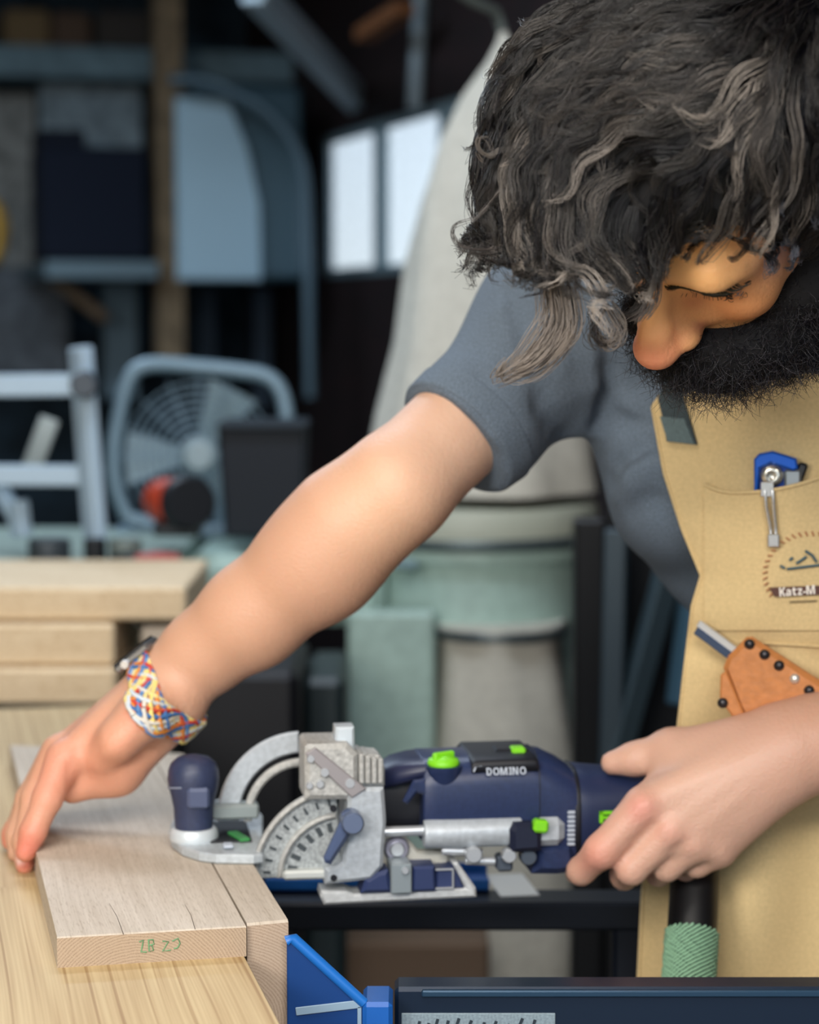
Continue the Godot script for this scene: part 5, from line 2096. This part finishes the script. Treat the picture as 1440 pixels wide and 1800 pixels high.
# ------------------------------------------------------------------ watch, pocket tool, leather sheath
func worn_things() -> void:
	# wristwatch: band of coloured braid round the right wrist, case on the back of the wrist
	var c := P(293, 1212, 1.940)
	var ax := (P(355, 1150, 1.935) - P(270, 1218, 1.945)).normalized()
	var o := thing("wristwatch", "wristwatch with a colourful braided band on the right wrist", "watch", c)
	var toc := (Vector3(0, CY, 0) - c).normalized()
	var e1 := (toc - ax * toc.dot(ax)).normalized()           # towards the viewer
	var e2 := e1.cross(ax).normalized()                       # up-left in the picture (back of the hand)
	if e2.y < 0: e2 = -e2
	var al := PackedInt32Array()
	for j in arm_s.kind.size(): al.append(j)
	var cols := ["d8d3c8", "e9d27a", "c8402f", "3d6ea8", "e6cf86", "c9d3da", "d98a3a", "5b86ba"]
	var gs := []
	for k in cols.size(): gs.append(G.new())
	for w in 24:
		var pts := []
		var sgn := 1.0 if w % 2 == 0 else -1.0
		for k in 61:
			var a := TAU * k / 60.0
			var ph := a * 4.0 * sgn + w * TAU / 12.0
			var dr := e1 * cos(a) + e2 * sin(a)
			var sh := ax * (0.0105 * sin(ph))
			pts.append(surf(arm_s, al, c + sh, dr) - c + dr * (0.0022 + 0.0008 * cos(ph + w)))
		(gs[w % cols.size()] as G).tube(pts, 0.0021, 6, false)
	for k in cols.size():
		put("band_yarn", gs[k], M(cols[k], 0.8), o)
	var g := G.new()
	var rings := []
	for q in [[-1.0, -0.001], [-0.9, 0.0018], [0.9, 0.0018], [1.0, -0.001]]:
		var ring := PackedVector3Array()
		for k in 40:
			var a := TAU * k / 40.0
			var dr := e1 * cos(a) + e2 * sin(a)
			ring.append(surf(arm_s, al, c + ax * q[0] * 0.0115, dr) - c + dr * q[1])
		rings.append(ring)
	g.loft_out(rings, false)
	put("band_core", g, M("cfc6b4", 0.85), o)
	var bs := Basis(ax, e2, ax.cross(e2))
	var rim_at: float = (surf(arm_s, al, c, e2) - c).length()
	g = G.new()
	g.box(Transform3D(bs, e2 * (rim_at + 0.004) - ax * 0.002), Vector3(0.038, 0.0085, 0.034), 0.0034)
	put("case", g, M("8b8d90", 0.25, 0.8), o)
	g = G.new()
	g.box(Transform3D(bs, e2 * (rim_at + 0.0085) - ax * 0.002), Vector3(0.034, 0.002, 0.030), 0.0008)
	put("crystal", g, M("0c0d10", 0.08), o)
	g = G.new()
	pin(g, e2 * (rim_at + 0.0035) + e1 * 0.018 - ax * 0.009, e1, 0.004, 0.004, 14)
	put("crown", g, M("d9dadc", 0.25, 0.7), o)
	# blue clip tool in the chest pocket
	var t := thing("pocket_tool", "blue folding tool with a silver clip in the apron's chest pocket", "pocket tool", px_apron(1365, 850, 0.001))
	var tb := t.position
	var A := func(u: float, v: float, l: float) -> Vector3: return px_apron(u, v, l) - tb
	var xx := (px_apron(1400, 850) - px_apron(1330, 850)).normalized()
	var fb := along(xx)
	var tp := func(list: Array) -> PackedVector2Array:
		var r := PackedVector2Array()
		for p in list: r.append(Vector2((p[0] - 1365.0), (850.0 - p[1])) / 2120.0)
		return r
	g = G.new()
	g.prism(Transform3D(fb, Vector3(0, 0, 0.003)), tp.call([[1328, 900], [1328, 806], [1334, 800], [1356, 795], [1394, 808], [1396, 818], [1396, 900]]), 0.006, 0.0012)
	put("tool_body", g, M("0d3c94", 0.3, 0.3), t)
	g = G.new()
	g.prism(Transform3D(fb, Vector3(0, 0, 0.007)), tp.call([[1325, 862], [1325, 806], [1333, 797], [1356, 792], [1397, 805], [1400, 822], [1392, 826], [1354, 812], [1334, 822], [1332, 862]]), 0.012, 0.0015)
	put("blue_guard", g, M("1c5fc8", 0.28, 0.35), t)
	g = G.new()
	g.lathe(Transform3D(fb * Basis(Vector3.RIGHT, PI / 2), A.call(1357, 836, 0.011)), [Vector2(0.009, -0.003), Vector2(0.0095, 0.0), Vector2(0.008, 0.003), Vector2(0.004, 0.0038), Vector2(0.0035, 0.002), Vector2(0.0005, 0.002)], 22)
	put("pivot_screw", g, M("c6c2b6", 0.25, 0.8), t)
	g = G.new()
	g.box(Transform3D(fb, A.call(1394, 846, 0.008)), Vector3(0.014, 0.020, 0.008), 0.002)
	put("bit_holder", g, M("9aa0a2", 0.3, 0.7), t)
	g = G.new()
	g.box(Transform3D(fb * Basis(Vector3.BACK, -0.35), A.call(1404, 840, 0.006)), Vector3(0.008, 0.026, 0.008), 0.002)
	put("dark_edge", g, M("15161c", 0.4), t)
	g = G.new()
	g.box(Transform3D(fb, A.call(1349, 860, 0.0215)), Vector3(0.0105, 0.012, 0.0016), 0.0004)
	for q in [[[1345, 862], [1347, 890], [1353, 920], [1355, 938]], [[1359, 862], [1360, 890], [1363, 920], [1364, 938]]]:
		var l := []
		for p in q: l.append(A.call(p[0], p[1], 0.021 if p[1] < 900 else 0.014))
		g.tube(l, 0.0016, 8)
	g.box(Transform3D(fb, A.call(1360, 950, 0.012)), Vector3(0.0095, 0.011, 0.003), 0.001)
	put("clip", g, M("cfcdc8", 0.25, 0.75), t)
	# leather sheath with a marking rule
	var sh := thing("leather_sheath", "orange-brown leather sheath with dark rivets on the apron's waist pocket", "sheath", px_apron(1350, 1200, 0.012))
	var sb := sh.position
	var sx := (px_apron(1420, 1200) - px_apron(1300, 1200)).normalized()
	var sfb := along(sx)
	var sp := func(list: Array) -> PackedVector2Array:
		var r := PackedVector2Array()
		for p in list: r.append(Vector2((p[0] - 1350.0), (1200.0 - p[1])) / 2090.0)
		return r
	var leather := M("d0864a", 0.5, 0.0, 0.14, 18, 0.2)
	g = G.new()
	g.prism(Transform3D(sfb, Vector3(0, 0, 0.010)), sp.call([[1272, 1170], [1280, 1150], [1312, 1118], [1322, 1117], [1440, 1196], [1560, 1275], [1540, 1330], [1306, 1256], [1296, 1240]]), 0.012, 0.004)
	put("sheath_body", g, leather, sh)
	g = G.new()
	g.prism(Transform3D(sfb, Vector3(0, 0, 0.019)), sp.call([[1264, 1180], [1262, 1222], [1284, 1254], [1300, 1258], [1303, 1246], [1274, 1172]]), 0.004, 0.0015)
	put("flap", g, leather, sh)
	for q in [[1322, 1128], [1347, 1146], [1371, 1165], [1397, 1188], [1421, 1208], [1275, 1228]]:
		g = G.new()
		var rp := Vector3((q[0] - 1350.0) / 2090.0, (1200.0 - q[1]) / 2090.0, 0.016 if q[0] > 1300 else 0.021)
		g.lathe(Transform3D(sfb * Basis(Vector3.RIGHT, PI / 2), sfb * rp), [Vector2(0.0042, -0.001), Vector2(0.0044, 0.0006), Vector2(0.003, 0.0022), Vector2(0.0004, 0.0028)], 14)
		var bright_one: bool = q[0] == 1397
		put("rivet", g, M("e8e2d6" if bright_one else "3c3a3c", 0.3, 0.7), sh)
	var ru := thing("steel_rule", "narrow steel rule sticking out of the leather sheath", "rule", px_apron(1260, 1126, 0.020))
	g = G.new()
	var r0 := px_apron(1226, 1100, 0.021) - ru.position
	var r1 := px_apron(1300, 1155, 0.021) - ru.position
	g.box(T((r0 + r1) / 2 + Vector3(0.001, 0.0022, 0), along(r1 - r0)), Vector3(r0.distance_to(r1), 0.006, 0.003), 0.0005)
	put("light_edge", g, M("d4d8dc", 0.3, 0.5), ru)
	g = G.new()
	g.box(T((r0 + r1) / 2 - Vector3(0.001, 0.0036, 0), along(r1 - r0)), Vector3(r0.distance_to(r1), 0.007, 0.003), 0.0005)
	put("dark_edge", g, M("3c4c66", 0.4, 0.3), ru)

# ------------------------------------------------------------------ the garage behind
func RBX(at: Vector3) -> Transform3D: return T(at, Basis(RR, Vector3.UP, -RE))
func wbox(g: G, u0: float, v0: float, u1: float, v1: float, d: float, thick: float, bev := 0.004, room_turned := true) -> void:
	var p := P((u0 + u1) / 2, (v0 + v1) / 2, d + thick / 2)
	var s := Vector3(absf(u1 - u0) / F * d, absf(v1 - v0) / F * d, thick)
	g.box(RBX(p) if room_turned else T(p), s, bev)

func background() -> void:
	var g := G.new()
	# ---- back wall fittings
	g = G.new()
	wbox(g, -60, 95, 520, 148, 6.4, 0.3)
	struct("trim_1", g, M("7f9ca8", 0.8, 0.0, 0.3, 3), "grey shelf beam along the back wall")
	for q in [[-40, 165, 62, 470, "a9aba7"], [70, 150, 250, 260, "a8bcc6"], [-40, 470, 120, 660, "7c848c"]]:
		g = G.new()
		wbox(g, q[0], q[1], q[2], q[3], 6.55, 0.03)
		solo("wall_panel", g, M(q[4], 0.85, 0.0, 0.4, 3), {"a9aba7": "pale grey wall panel at the left edge beside the dark case", "a8bcc6": "grey-blue wall panel above the dark case", "7c848c": "grey wall panel low at the left edge behind the ladder"}[q[4]], "panel", "wall panels")
	g = G.new()
	wbox(g, 272, -60, 318, 640, 6.1, 0.09)
	solo("wooden_post", g, M("a08a6c", 0.8, 0.0, 0.4, 3), "upright brown wooden post between the dark case and the pale cabinet", "post")
	g = G.new()
	wbox(g, 182, 490, 240, 700, 6.5, 0.04)
	solo("wall_board", g, M("6e8490", 0.8), "grey-blue upright board under the small shelf", "board")
	for q in [[345, 505, 378, 720], [445, 505, 475, 720]]:
		g = G.new()
		wbox(g, q[0], q[1], q[2], q[3], 6.5, 0.04)
		solo("hanging_board", g, M("2c3b4a", 0.8), "narrow dark blue-grey board standing under the pale cabinet, " + ("left one" if q[0] < 400 else "right one"), "board", "narrow boards under the cabinet")
	# leaning pole at the left
	g = G.new()
	g.tube([P(60, 465, 6.3), P(185, 560, 6.2)], 0.018, 8)
	solo("leaning_pole", g, M("8a7762", 0.8), "brown pole leaning in front of the grey wall panel", "pole")
	# dark case on a small shelf
	var o := thing("dark_case", "dark navy box-shaped case on the small wall shelf", "case", P(157, 462, 6.0))
	g = G.new()
	wbox(g, 62, 262, 250, 460, 6.0, 0.22, 0.01)
	shift(g, o.position)
	put("case_body", g, M("020f24", 0.9), o)
	g = G.new()
	wbox(g, 62, 232, 142, 264, 6.02, 0.2, 0.006)
	shift(g, o.position)
	put("case_lid", g, M("020d20", 0.9), o)
	g = G.new()
	wbox(g, 55, 462, 255, 492, 5.98, 0.55, 0.004)
	solo("wall_shelf", g, M("6f858f", 0.7), "small grey-blue wall shelf under the dark case", "shelf")
	# pale wall cabinet
	o = thing("wall_cabinet", "tall pale blue-grey metal cabinet hanging left of the windows", "cabinet", P(400, 500, 5.9))
	g = G.new()
	wbox(g, 308, 160, 500, 500, 5.9, 0.5, 0.012)
	shift(g, o.position)
	put("cabinet_body", g, M("35505c", 0.5), o)  # darker tone of the shaded side painted into the body
	g = G.new()
	g.prism(RBX(P(380, 325, 5.86)), PackedVector2Array([Vector2(-0.105, -0.245), Vector2(0.115, -0.245), Vector2(0.112, -0.05), Vector2(0.08, 0.1), Vector2(0.03, 0.22), Vector2(-0.105, 0.22)]), 0.03, 0.006)
	shift(g, o.position)
	put("cabinet_lit_face", g, M("9fbccb", 0.45), o)  # paler tone of the lit front painted into this face
	# garage door track: a pipe that bends from the beam down the wall
	g = G.new()
	var tr := []
	for p in [[300, 140], [360, 142], [420, 165], [475, 200], [515, 250], [532, 300], [538, 380], [542, 520], [545, 700]]: tr.append(P(p[0], p[1], 5.7))
	g.tube(smooth_path(tr, 4), 0.015, 8)
	solo("door_track", g, M("4a606c", 0.5, 0.2), "grey curved garage door track beside the pale cabinet", "track")
	g = G.new()
	bar(g, P(445, -20, 4.6), P(655, 205, 6.1), 0.06, 0.05)
	solo("overhead_rail", g, M("bccfda", 0.5, 0.1), "straight grey metal rail slanting across the dark ceiling to the window corner", "rail")
	g = G.new()
	g.tube([P(742, -40, 5.2), P(728, 190, 5.2)], 0.017, 8)
	solo("hanging_pipe", g, M("8a989f", 0.6), "thin grey vertical pipe hanging before the windows", "pipe")
	g = G.new()
	bar(g, P(640, 62, 5.2), P(712, 14, 5.0), 0.032, 0.05)
	solo("stored_plank", g, M("7a4c2a", 0.8), "brown plank stored under the ceiling near the pipe", "plank")
	for q in [[0, 55, 80, "7a6648"], [85, 60, 150, "5d4a3c"], [160, 58, 255, "3f3a36"]]:
		g = G.new()
		wbox(g, q[0], q[1] - 30, q[2], 94, 6.45, 0.25, 0.01)
		solo("stored_carton", g, M(q[3], 0.85), {0: "tan carton on the beam at the left edge", 85: "brown carton on the beam, middle one of three", 160: "dark carton on the beam next to the post"}[q[0]], "carton", "cartons on the beam")
	for q in [[150, 20, 255, 8], [400, 60, 640, 95]]:
		pass
	# coil of yellow hose at the left edge
	g = G.new()
	var coil := []
	for k in 50:
		var a := TAU * k / 16.0
		coil.append(P(-24, 410, 5.9) + Vector3(cos(a) * 0.05, sin(a) * 0.09, k * 0.002))
	g.tube(coil, 0.011, 6)
	solo("hose_coil", g, M("c79a3c", 0.6), "coiled yellow hose hanging at the left edge of the wall", "hose")
	dust_collector()
	fan()
	ladder()
	lumber()

func dust_collector() -> void:
	var green := M("b4d0c6", 0.45, 0.0, 0.12, 6)
	var cloth := M("d6d3c6", 0.9, 0.0, 0.12, 8, 0.3)
	var o := thing("dust_collector", "tall sage green dust collector with beige cloth bags", "dust collector", Vector3(P(820, 1500, 3.4).x, 0, P(820, 1500, 3.55).z))
	var b := o.position
	var ring := func(cu: float, v: float, w: float, d: float, sq: float, ph: float) -> PackedVector3Array:
		var c := P(cu, v, d)
		var r := w / F * d / 2.0
		var out := PackedVector3Array()
		for k in 40:
			var a := TAU * k / 40.0
			var rr := r * (1.0 + sq * sin(a * 7.0 + ph) + 0.6 * sq * sin(a * 4.0 - ph * 2.0))
			out.append(Vector3(c.x + cos(a) * rr, c.y, c.z + sin(a) * rr) - b)
		return out
	# upper bag, gathered at the top
	var rings := []
	for q in [[884, 52, 10], [886, 75, 26], [884, 110, 60], [876, 170, 130], [868, 250, 190], [862, 350, 240], [858, 470, 285], [856, 600, 320], [852, 720, 372], [850, 810, 392], [850, 860, 396]]:
		rings.append(ring.call(q[0], q[1], q[2], 3.55, 0.045, q[1] * 0.006))
	var g := G.new()
	g.loft_out(rings)
	put("upper_bag", g, cloth, o)
	g = G.new()
	g.tube([P(884, 56, 3.55) - b, P(872, 20, 3.55) - b, P(830, 2, 3.5) - b, P(770, -40, 3.45) - b], 0.008, 7)
	put("bag_cord", g, M("59605c", 0.8), o)
	# collar ring
	g = G.new()
	rings = []
	for q in [[838, 880, 420], [838, 892, 428], [838, 930, 432], [838, 940, 410]]: rings.append(ring.call(q[0], q[1], q[2], 3.55, 0.0, 0.0))
	g.loft_out(rings)
	put("collar", g, M("b3b8a8", 0.5), o)
	g = G.new()
	rings = []
	for q in [[840, 926, 426], [840, 930, 434], [840, 942, 434], [840, 946, 426]]: rings.append(ring.call(q[0], q[1], q[2], 3.55, 0.0, 0.0))
	g.loft_out(rings)
	put("band_clamp", g, M("5f6d70", 0.4, 0.5), o)
	# drum
	g = G.new()
	rings = []
	for q in [[838, 950, 400], [838, 953, 412], [838, 972, 412], [838, 976, 384], [838, 1070, 380], [838, 1080, 376], [838, 1090, 360]]: rings.append(ring.call(q[0], q[1], q[2], 3.55, 0.0, 0.0))
	g.loft_out(rings)
	put("drum", g, green, o)
	g = G.new()
	wbox(g, 335, 948, 690, 1072, 3.40, 0.45, 0.02, false)
	shift(g, b)
	put("side_housing", g, green, o)
	g = G.new()
	wbox(g, 612, 1068, 765, 1640, 3.36, 0.05, 0.006, false)
	shift(g, b)
	put("front_panel", g, green, o)
	g = G.new()
	wbox(g, 690, 985, 735, 1000, 3.34, 0.03, 0.004, false)
	shift(g, b)
	put("badge", g, M("6f8a90", 0.4), o)
	# lower bag
	rings = []
	for q in [[876, 1092, 225], [876, 1108, 232], [876, 1130, 214], [880, 1200, 226], [884, 1300, 246], [892, 1400, 262], [900, 1520, 274], [906, 1620, 278], [912, 1700, 262], [918, 1780, 214], [920, 1850, 120]]:
		rings.append(ring.call(q[0], q[1], q[2], 3.42, 0.03, q[1] * 0.008))
	g = G.new()
	g.loft_out(rings)
	put("lower_bag", g, cloth, o)
	g = G.new()
	rings = []
	for q in [[876, 1098, 232], [876, 1101, 242], [876, 1112, 242], [876, 1115, 232]]: rings.append(ring.call(q[0], q[1], q[2], 3.42, 0.0, 0.0))
	g.loft_out(rings)
	put("band_clamp", g, M("4d5a5e", 0.4, 0.5), o)
	for p in [[640, 3.4], [1000, 3.6], [720, 3.75]]:
		g = G.new()
		var at := P(p[0], 1090, p[1])
		g.box(T(Vector3(at.x, at.y / 2, at.z) - b), Vector3(0.04, at.y, 0.04), 0.004)
		put("leg", g, green, o)
	g = G.new()
	var bt := P(820, 1200, 3.55)
	g.box(T(Vector3(bt.x, 0.05, bt.z) - b), Vector3(0.5, 0.05, 0.45), 0.005)
	put("base", g, green, o)
	# dark machine body under the arm
	o = thing("dark_machine", "black machine cabinet between the bench and the green dust collector", "machine", P(430, 1300, 2.95) * Vector3(1, 0, 1))
	g = G.new()
	var c := P(420, 1180, 2.9)
	g.box(T(Vector3(c.x, 0.46, c.z - 0.12) - o.position), Vector3(0.155, 0.92 + (c.y - 0.92), 0.3), 0.012)
	put("machine_body", g, M("04060f", 0.6), o)
	g = G.new()
	var c2 := P(568, 1260, 3.0)
	g.box(T(Vector3(c2.x, 0.44, c2.z - 0.15) - o.position), Vector3(0.055, 0.88, 0.25), 0.01)
	put("side_column", g, M("1d2c30", 0.5), o)
	# low brown carton on the floor behind the stand
	g = G.new()
	var c3 := P(722, 1700, 3.17)
	g.box(T(Vector3(c3.x, 0.245, c3.z - 0.05)), Vector3(0.22, 0.49, 0.10), 0.006)
	solo("tall_carton", g, M("6b5848", 0.85), "dull brown carton standing on the floor before the dust collector", "carton")
	# dark folded stand with a slanting strut between the collector and the man
	o = thing("folded_stand", "dark folded stand with a slanting grey-blue strut beside the dust collector", "stand", Vector3(P(1120, 1300, 3.0).x, 0, P(1120, 1300, 3.0).z))
	g = G.new()
	var top := P(1035, 910, 3.0)
	g.box(T(Vector3(top.x, top.y / 2, top.z) - o.position), Vector3(0.04, top.y, 0.05), 0.004)
	put("upright", g, M("080a0f", 0.5), o)
	for q in [[1195, 930, 1085, 1330, "41545e"], [1085, 930, 1075, 1400, "33444e"], [1228, 975, 1196, 1240, "4a6c80"]]:
		g = G.new()
		var a := P(q[0], q[1], 2.95)
		var e := P(q[2], q[3], 2.95)
		bar(g, a - o.position, a + (e - a) * 1.0 - o.position, 0.03, 0.03)
		put("strut", g, M(q[4], 0.5, 0.2), o)
	g = G.new()
	var bp := P(1140, 1250, 3.05)
	g.box(T(Vector3(bp.x, 0.6, bp.z) - o.position), Vector3(0.12, 1.2, 0.02), 0.004)
	put("dark_panel", g, M("0a0d13", 0.6), o)

func fan() -> void:
	var o := thing("floor_fan", "grey square-framed fan standing on the back bench", "fan", P(330, 930, 3.7))
	var b := o.position
	var grey := M("7d95a3", 0.45, 0.2)
	var g := G.new()
	var fr := []
	for p in [[225, 910], [205, 860], [200, 800], [208, 740], [222, 680], [240, 650], [275, 640], [340, 644], [420, 652], [470, 662], [495, 690], [505, 740], [508, 800], [505, 870], [480, 915], [400, 932], [300, 930], [225, 910]]: fr.append(P(p[0], p[1], 3.7) - b)
	g.tube(smooth_path(fr, 4), 0.0125, 10)
	put("frame", g, grey, o)
	var hub := P(352, 800, 3.72) - b
	for k in 9:
		g = G.new()
		var r := 0.02 + 0.0125 * k
		var ring := []
		for j in 33:
			var a := TAU * j / 32.0
			ring.append(hub + Vector3(cos(a) * r, sin(a) * r, 0.02))
		g.tube(ring, 0.0016, 4, false)
		put("guard_ring", g, grey, o)
	for k in 16:
		g = G.new()
		var a := TAU * k / 16.0
		g.tube([hub + Vector3(cos(a) * 0.02, sin(a) * 0.02, 0.022), hub + Vector3(cos(a) * 0.13, sin(a) * 0.13, 0.018)], 0.0014, 4)
		put("guard_spoke", g, grey, o)
	g = G.new()
	g.lathe(Transform3D(Basis(Vector3.RIGHT, PI / 2), hub), [Vector2(0.03, -0.02), Vector2(0.032, 0.0), Vector2(0.03, 0.02), Vector2(0.02, 0.028)], 20)
	put("hub", g, M("9fb0b6", 0.5), o)
	for k in 3:
		var ang := deg_to_rad(62.0 + 120.0 * k)
		var rows := []
		for r in 8:
			var row := []
			for c in 5:
				var rr := 0.02 + 0.1 * r / 7.0
				var w := 0.032 * (0.4 + 0.9 * r / 7.0) * (c / 4.0 - 0.5) * 2.0
				row.append(hub + Basis(Vector3.BACK, ang) * Vector3(rr, w, w * 0.5))
			rows.append(row)
		g = G.new()
		sheet(g, rows, 0.003)
		put("blade", g, M("8fa3aa", 0.5), o)
	g = G.new()
	wbox(g, 200, 926, 500, 942, 3.68, 0.12, 0.004, false)
	shift(g, b)
	put("foot", g, grey, o)
	# dark bin in front of the fan
	o = thing("dark_bin", "black open-topped bin standing in front of the grey fan", "bin", P(468, 935, 3.45))
	g = G.new()
	g.prism(T(P(466, 838, 3.5) - o.position), PackedVector2Array([Vector2(-0.058, -0.088), Vector2(0.06, -0.088), Vector2(0.066, 0.085), Vector2(-0.068, 0.085)]), 0.12, 0.006)
	put("bin_body", g, M("06121e", 0.7), o)
	g = G.new()
	wbox(g, 388, 738, 544, 752, 3.42, 0.15, 0.004, false)
	shift(g, o.position)
	put("bin_rim", g, M("0c1c28", 0.6), o)
	# red reel next to it
	o = thing("red_reel", "orange-red cord reel on the bench before the fan", "reel", P(300, 935, 3.4))
	g = G.new()
	pin(g, P(296, 880, 3.4) - o.position, Vector3(0.5, 0.1, 1), 0.034, 0.05, 24)
	put("drum", g, M("b23a1c", 0.5), o)
	g = G.new()
	pin(g, P(330, 884, 3.38) - o.position, Vector3(0.5, 0.1, 1), 0.042, 0.03, 24)
	put("flange", g, M("10141a", 0.5), o)
	g = G.new()
	wbox(g, 272, 915, 355, 940, 3.38, 0.06, 0.004, false)
	shift(g, o.position)
	put("foot", g, M("10141a", 0.5), o)

func ladder() -> void:
	var o := thing("step_ladder", "grey metal folding step ladder lying on the back bench at the left", "ladder", P(100, 945, 3.3))
	var b := o.position
	var m := M("a9bfd0", 0.45, 0.1)
	for q in [[142, 610, 168, 950, 3.25, 0.036], [-40, 678, 165, 676, 3.27, 0.032], [-60, 835, 180, 836, 3.27, 0.030], [30, 880, 38, 945, 3.3, 0.03]]:
		var g := G.new()
		bar(g, P(q[0], q[1], q[4]) - b, P(q[2], q[3], q[4]) - b, q[5], 0.022)
		put("rail", g, m, o)
	var g2 := G.new()
	bar(g2, P(88, 735, 3.34) - b, P(52, 832, 3.34) - b, 0.028, 0.02)
	put("brace", g2, M("a5afae", 0.5), o)
	g2 = G.new()
	bar(g2, P(-20, 820, 3.34) - b, P(45, 940, 3.34) - b, 0.022, 0.02)
	put("brace", g2, m, o)
	g2 = G.new()
	pin(g2, P(148, 676, 3.22) - b, Vector3.BACK, 0.02, 0.02, 14)
	put("hinge", g2, M("2b3a48", 0.4), o)

func lumber() -> void:
	# steel bench at the back with a stack of timber on it
	var o := thing("back_bench", "grey steel-edged bench behind the workbench carrying the timber stack", "bench", Vector3(P(60, 1220, 2.9).x, 0, P(60, 1220, 2.95).z))
	var b := o.position
	var g := G.new()
	wbox(g, -520, 1205, 232, 1240, 2.80, 0.36, 0.004, false)
	shift(g, b)
	put("steel_edge", g, M("74828c", 0.4, 0.4), o)
	for q in [[-480, 2.84], [215, 2.84], [-480, 3.12], [215, 3.12]]:
		g = G.new()
		var at := P(q[0], 1240, q[1])
		g.box(T(Vector3(at.x, at.y / 2, at.z) - b), Vector3(0.04, at.y, 0.04), 0.003)
		put("leg", g, M("2a3138", 0.5, 0.3), o)
	var wd := StandardMaterial3D.new()
	wd.albedo_texture = tex(wood_image(256, 256, Color("ecd6b4"), Color("c4a67e"), 41, 0.4, 20.0))
	wd.uv1_scale = Vector3(1.0, 4.0, 1.0)
	wd.roughness = 0.7
	var n := 0
	for q in [[-420, 1140, 248, 1203, "lowest plank of the pale timber stack"], [-430, 1066, 246, 1138, "second plank from the bottom of the pale timber stack"], [-400, 1005, 368, 1063, "topmost and longest plank of the pale timber stack"]]:
		g = G.new()
		wbox(g, q[0], q[1], q[2], q[3], 2.80 + 0.01 * n, 0.32, 0.004, false)
		for k in g.t.size(): g.t[k] = Vector2(g.t[k].y, g.t[k].x) * 1.5
		solo("timber_plank", g, wd, q[4], "plank", "planks of the timber stack")
		n += 1
	g = G.new()
	wbox(g, 262, 1082, 385, 1203, 2.84, 0.2, 0.004, false)
	solo("pale_block", g, M("cdbfae", 0.7, 0.0, 0.15, 6), "short pale block under the overhanging top plank of the timber stack", "block")
	g = G.new()
	wbox(g, 252, 1066, 372, 1080, 2.86, 0.25, 0.003, false)
	solo("plank_shadow_strip", g, M("4b4640", 0.8), "thin dark batten standing in for the shadow under the top plank", "shade_strip")  # dark strip stands in for the shadow line below the top plank
	# far worktop that carries ladder, fan and bin
	o = thing("far_worktop", "sage green worktop behind the timber stack", "worktop", Vector3(P(120, 950, 3.4).x, 0, P(120, 950, 3.5).z))
	b = o.position
	g = G.new()
	var p0 := P(150, 950, 3.5)
	g.box(T(Vector3(p0.x - 0.20, p0.y - 0.03, p0.z) - b), Vector3(0.72, 0.05, 0.54), 0.004)
	put("top", g, M("8fa097", 0.6), o)
	for q in [[-0.5, -0.22], [0.12, -0.22], [-0.5, 0.22], [0.12, 0.22]]:
		g = G.new()
		g.box(T(Vector3(p0.x + q[0], (p0.y - 0.05) / 2, p0.z + q[1]) - b), Vector3(0.05, p0.y - 0.05, 0.05), 0.004)
		put("leg", g, M("59645f", 0.6), o)
	# odds and ends along the front edge
	for q in [[50, 962, 125, 1000, "3c444a", "dark tin lying at the left on the sage worktop", "tin"], [148, 955, 188, 1002, "11161c", "black square tin under the ladder's rail", "tin"], [192, 962, 250, 1002, "6f7a76", "grey tin between the black tin and the red pliers", "tin"]]:
		g = G.new()
		var a := P((q[0] + q[2]) / 2.0, q[3], 3.22)
		a.y = P(150, 950, 3.5).y - 0.005
		var r: float = (q[2] - q[0]) / F * 3.22 / 2
		g.lathe(T(a), [Vector2(r * 0.95, 0), Vector2(r, 0.003), Vector2(r, 0.033), Vector2(r * 0.9, 0.036), Vector2(r * 0.85, 0.034)], 20)
		solo("small_tin", g, M(q[4], 0.5, 0.2), q[5], q[6], "tins on the sage worktop")
	o = thing("red_pliers", "red-handled pliers lying on the sage worktop below the reel", "pliers", P(280, 985, 3.2))
	o.position.y = P(150, 950, 3.5).y - 0.005
	g = G.new()
	g.tube([Vector3(-0.03, 0.009, 0.0), Vector3(0.0, 0.013, 0.01), Vector3(0.028, 0.009, 0.008)], 0.008, 8)
	g.tube([Vector3(-0.03, 0.009, 0.02), Vector3(0.0, 0.011, 0.025), Vector3(0.028, 0.009, 0.012)], 0.008, 8)
	put("handles", g, M("a83a34", 0.5), o)
	g = G.new()
	g.tube([Vector3(-0.03, 0.009, 0.008), Vector3(-0.05, 0.009, 0.010), Vector3(-0.07, 0.009, 0.010)], [0.010, 0.012, 0.004], 8)
	put("jaws", g, M("20262b", 0.4, 0.6), o)
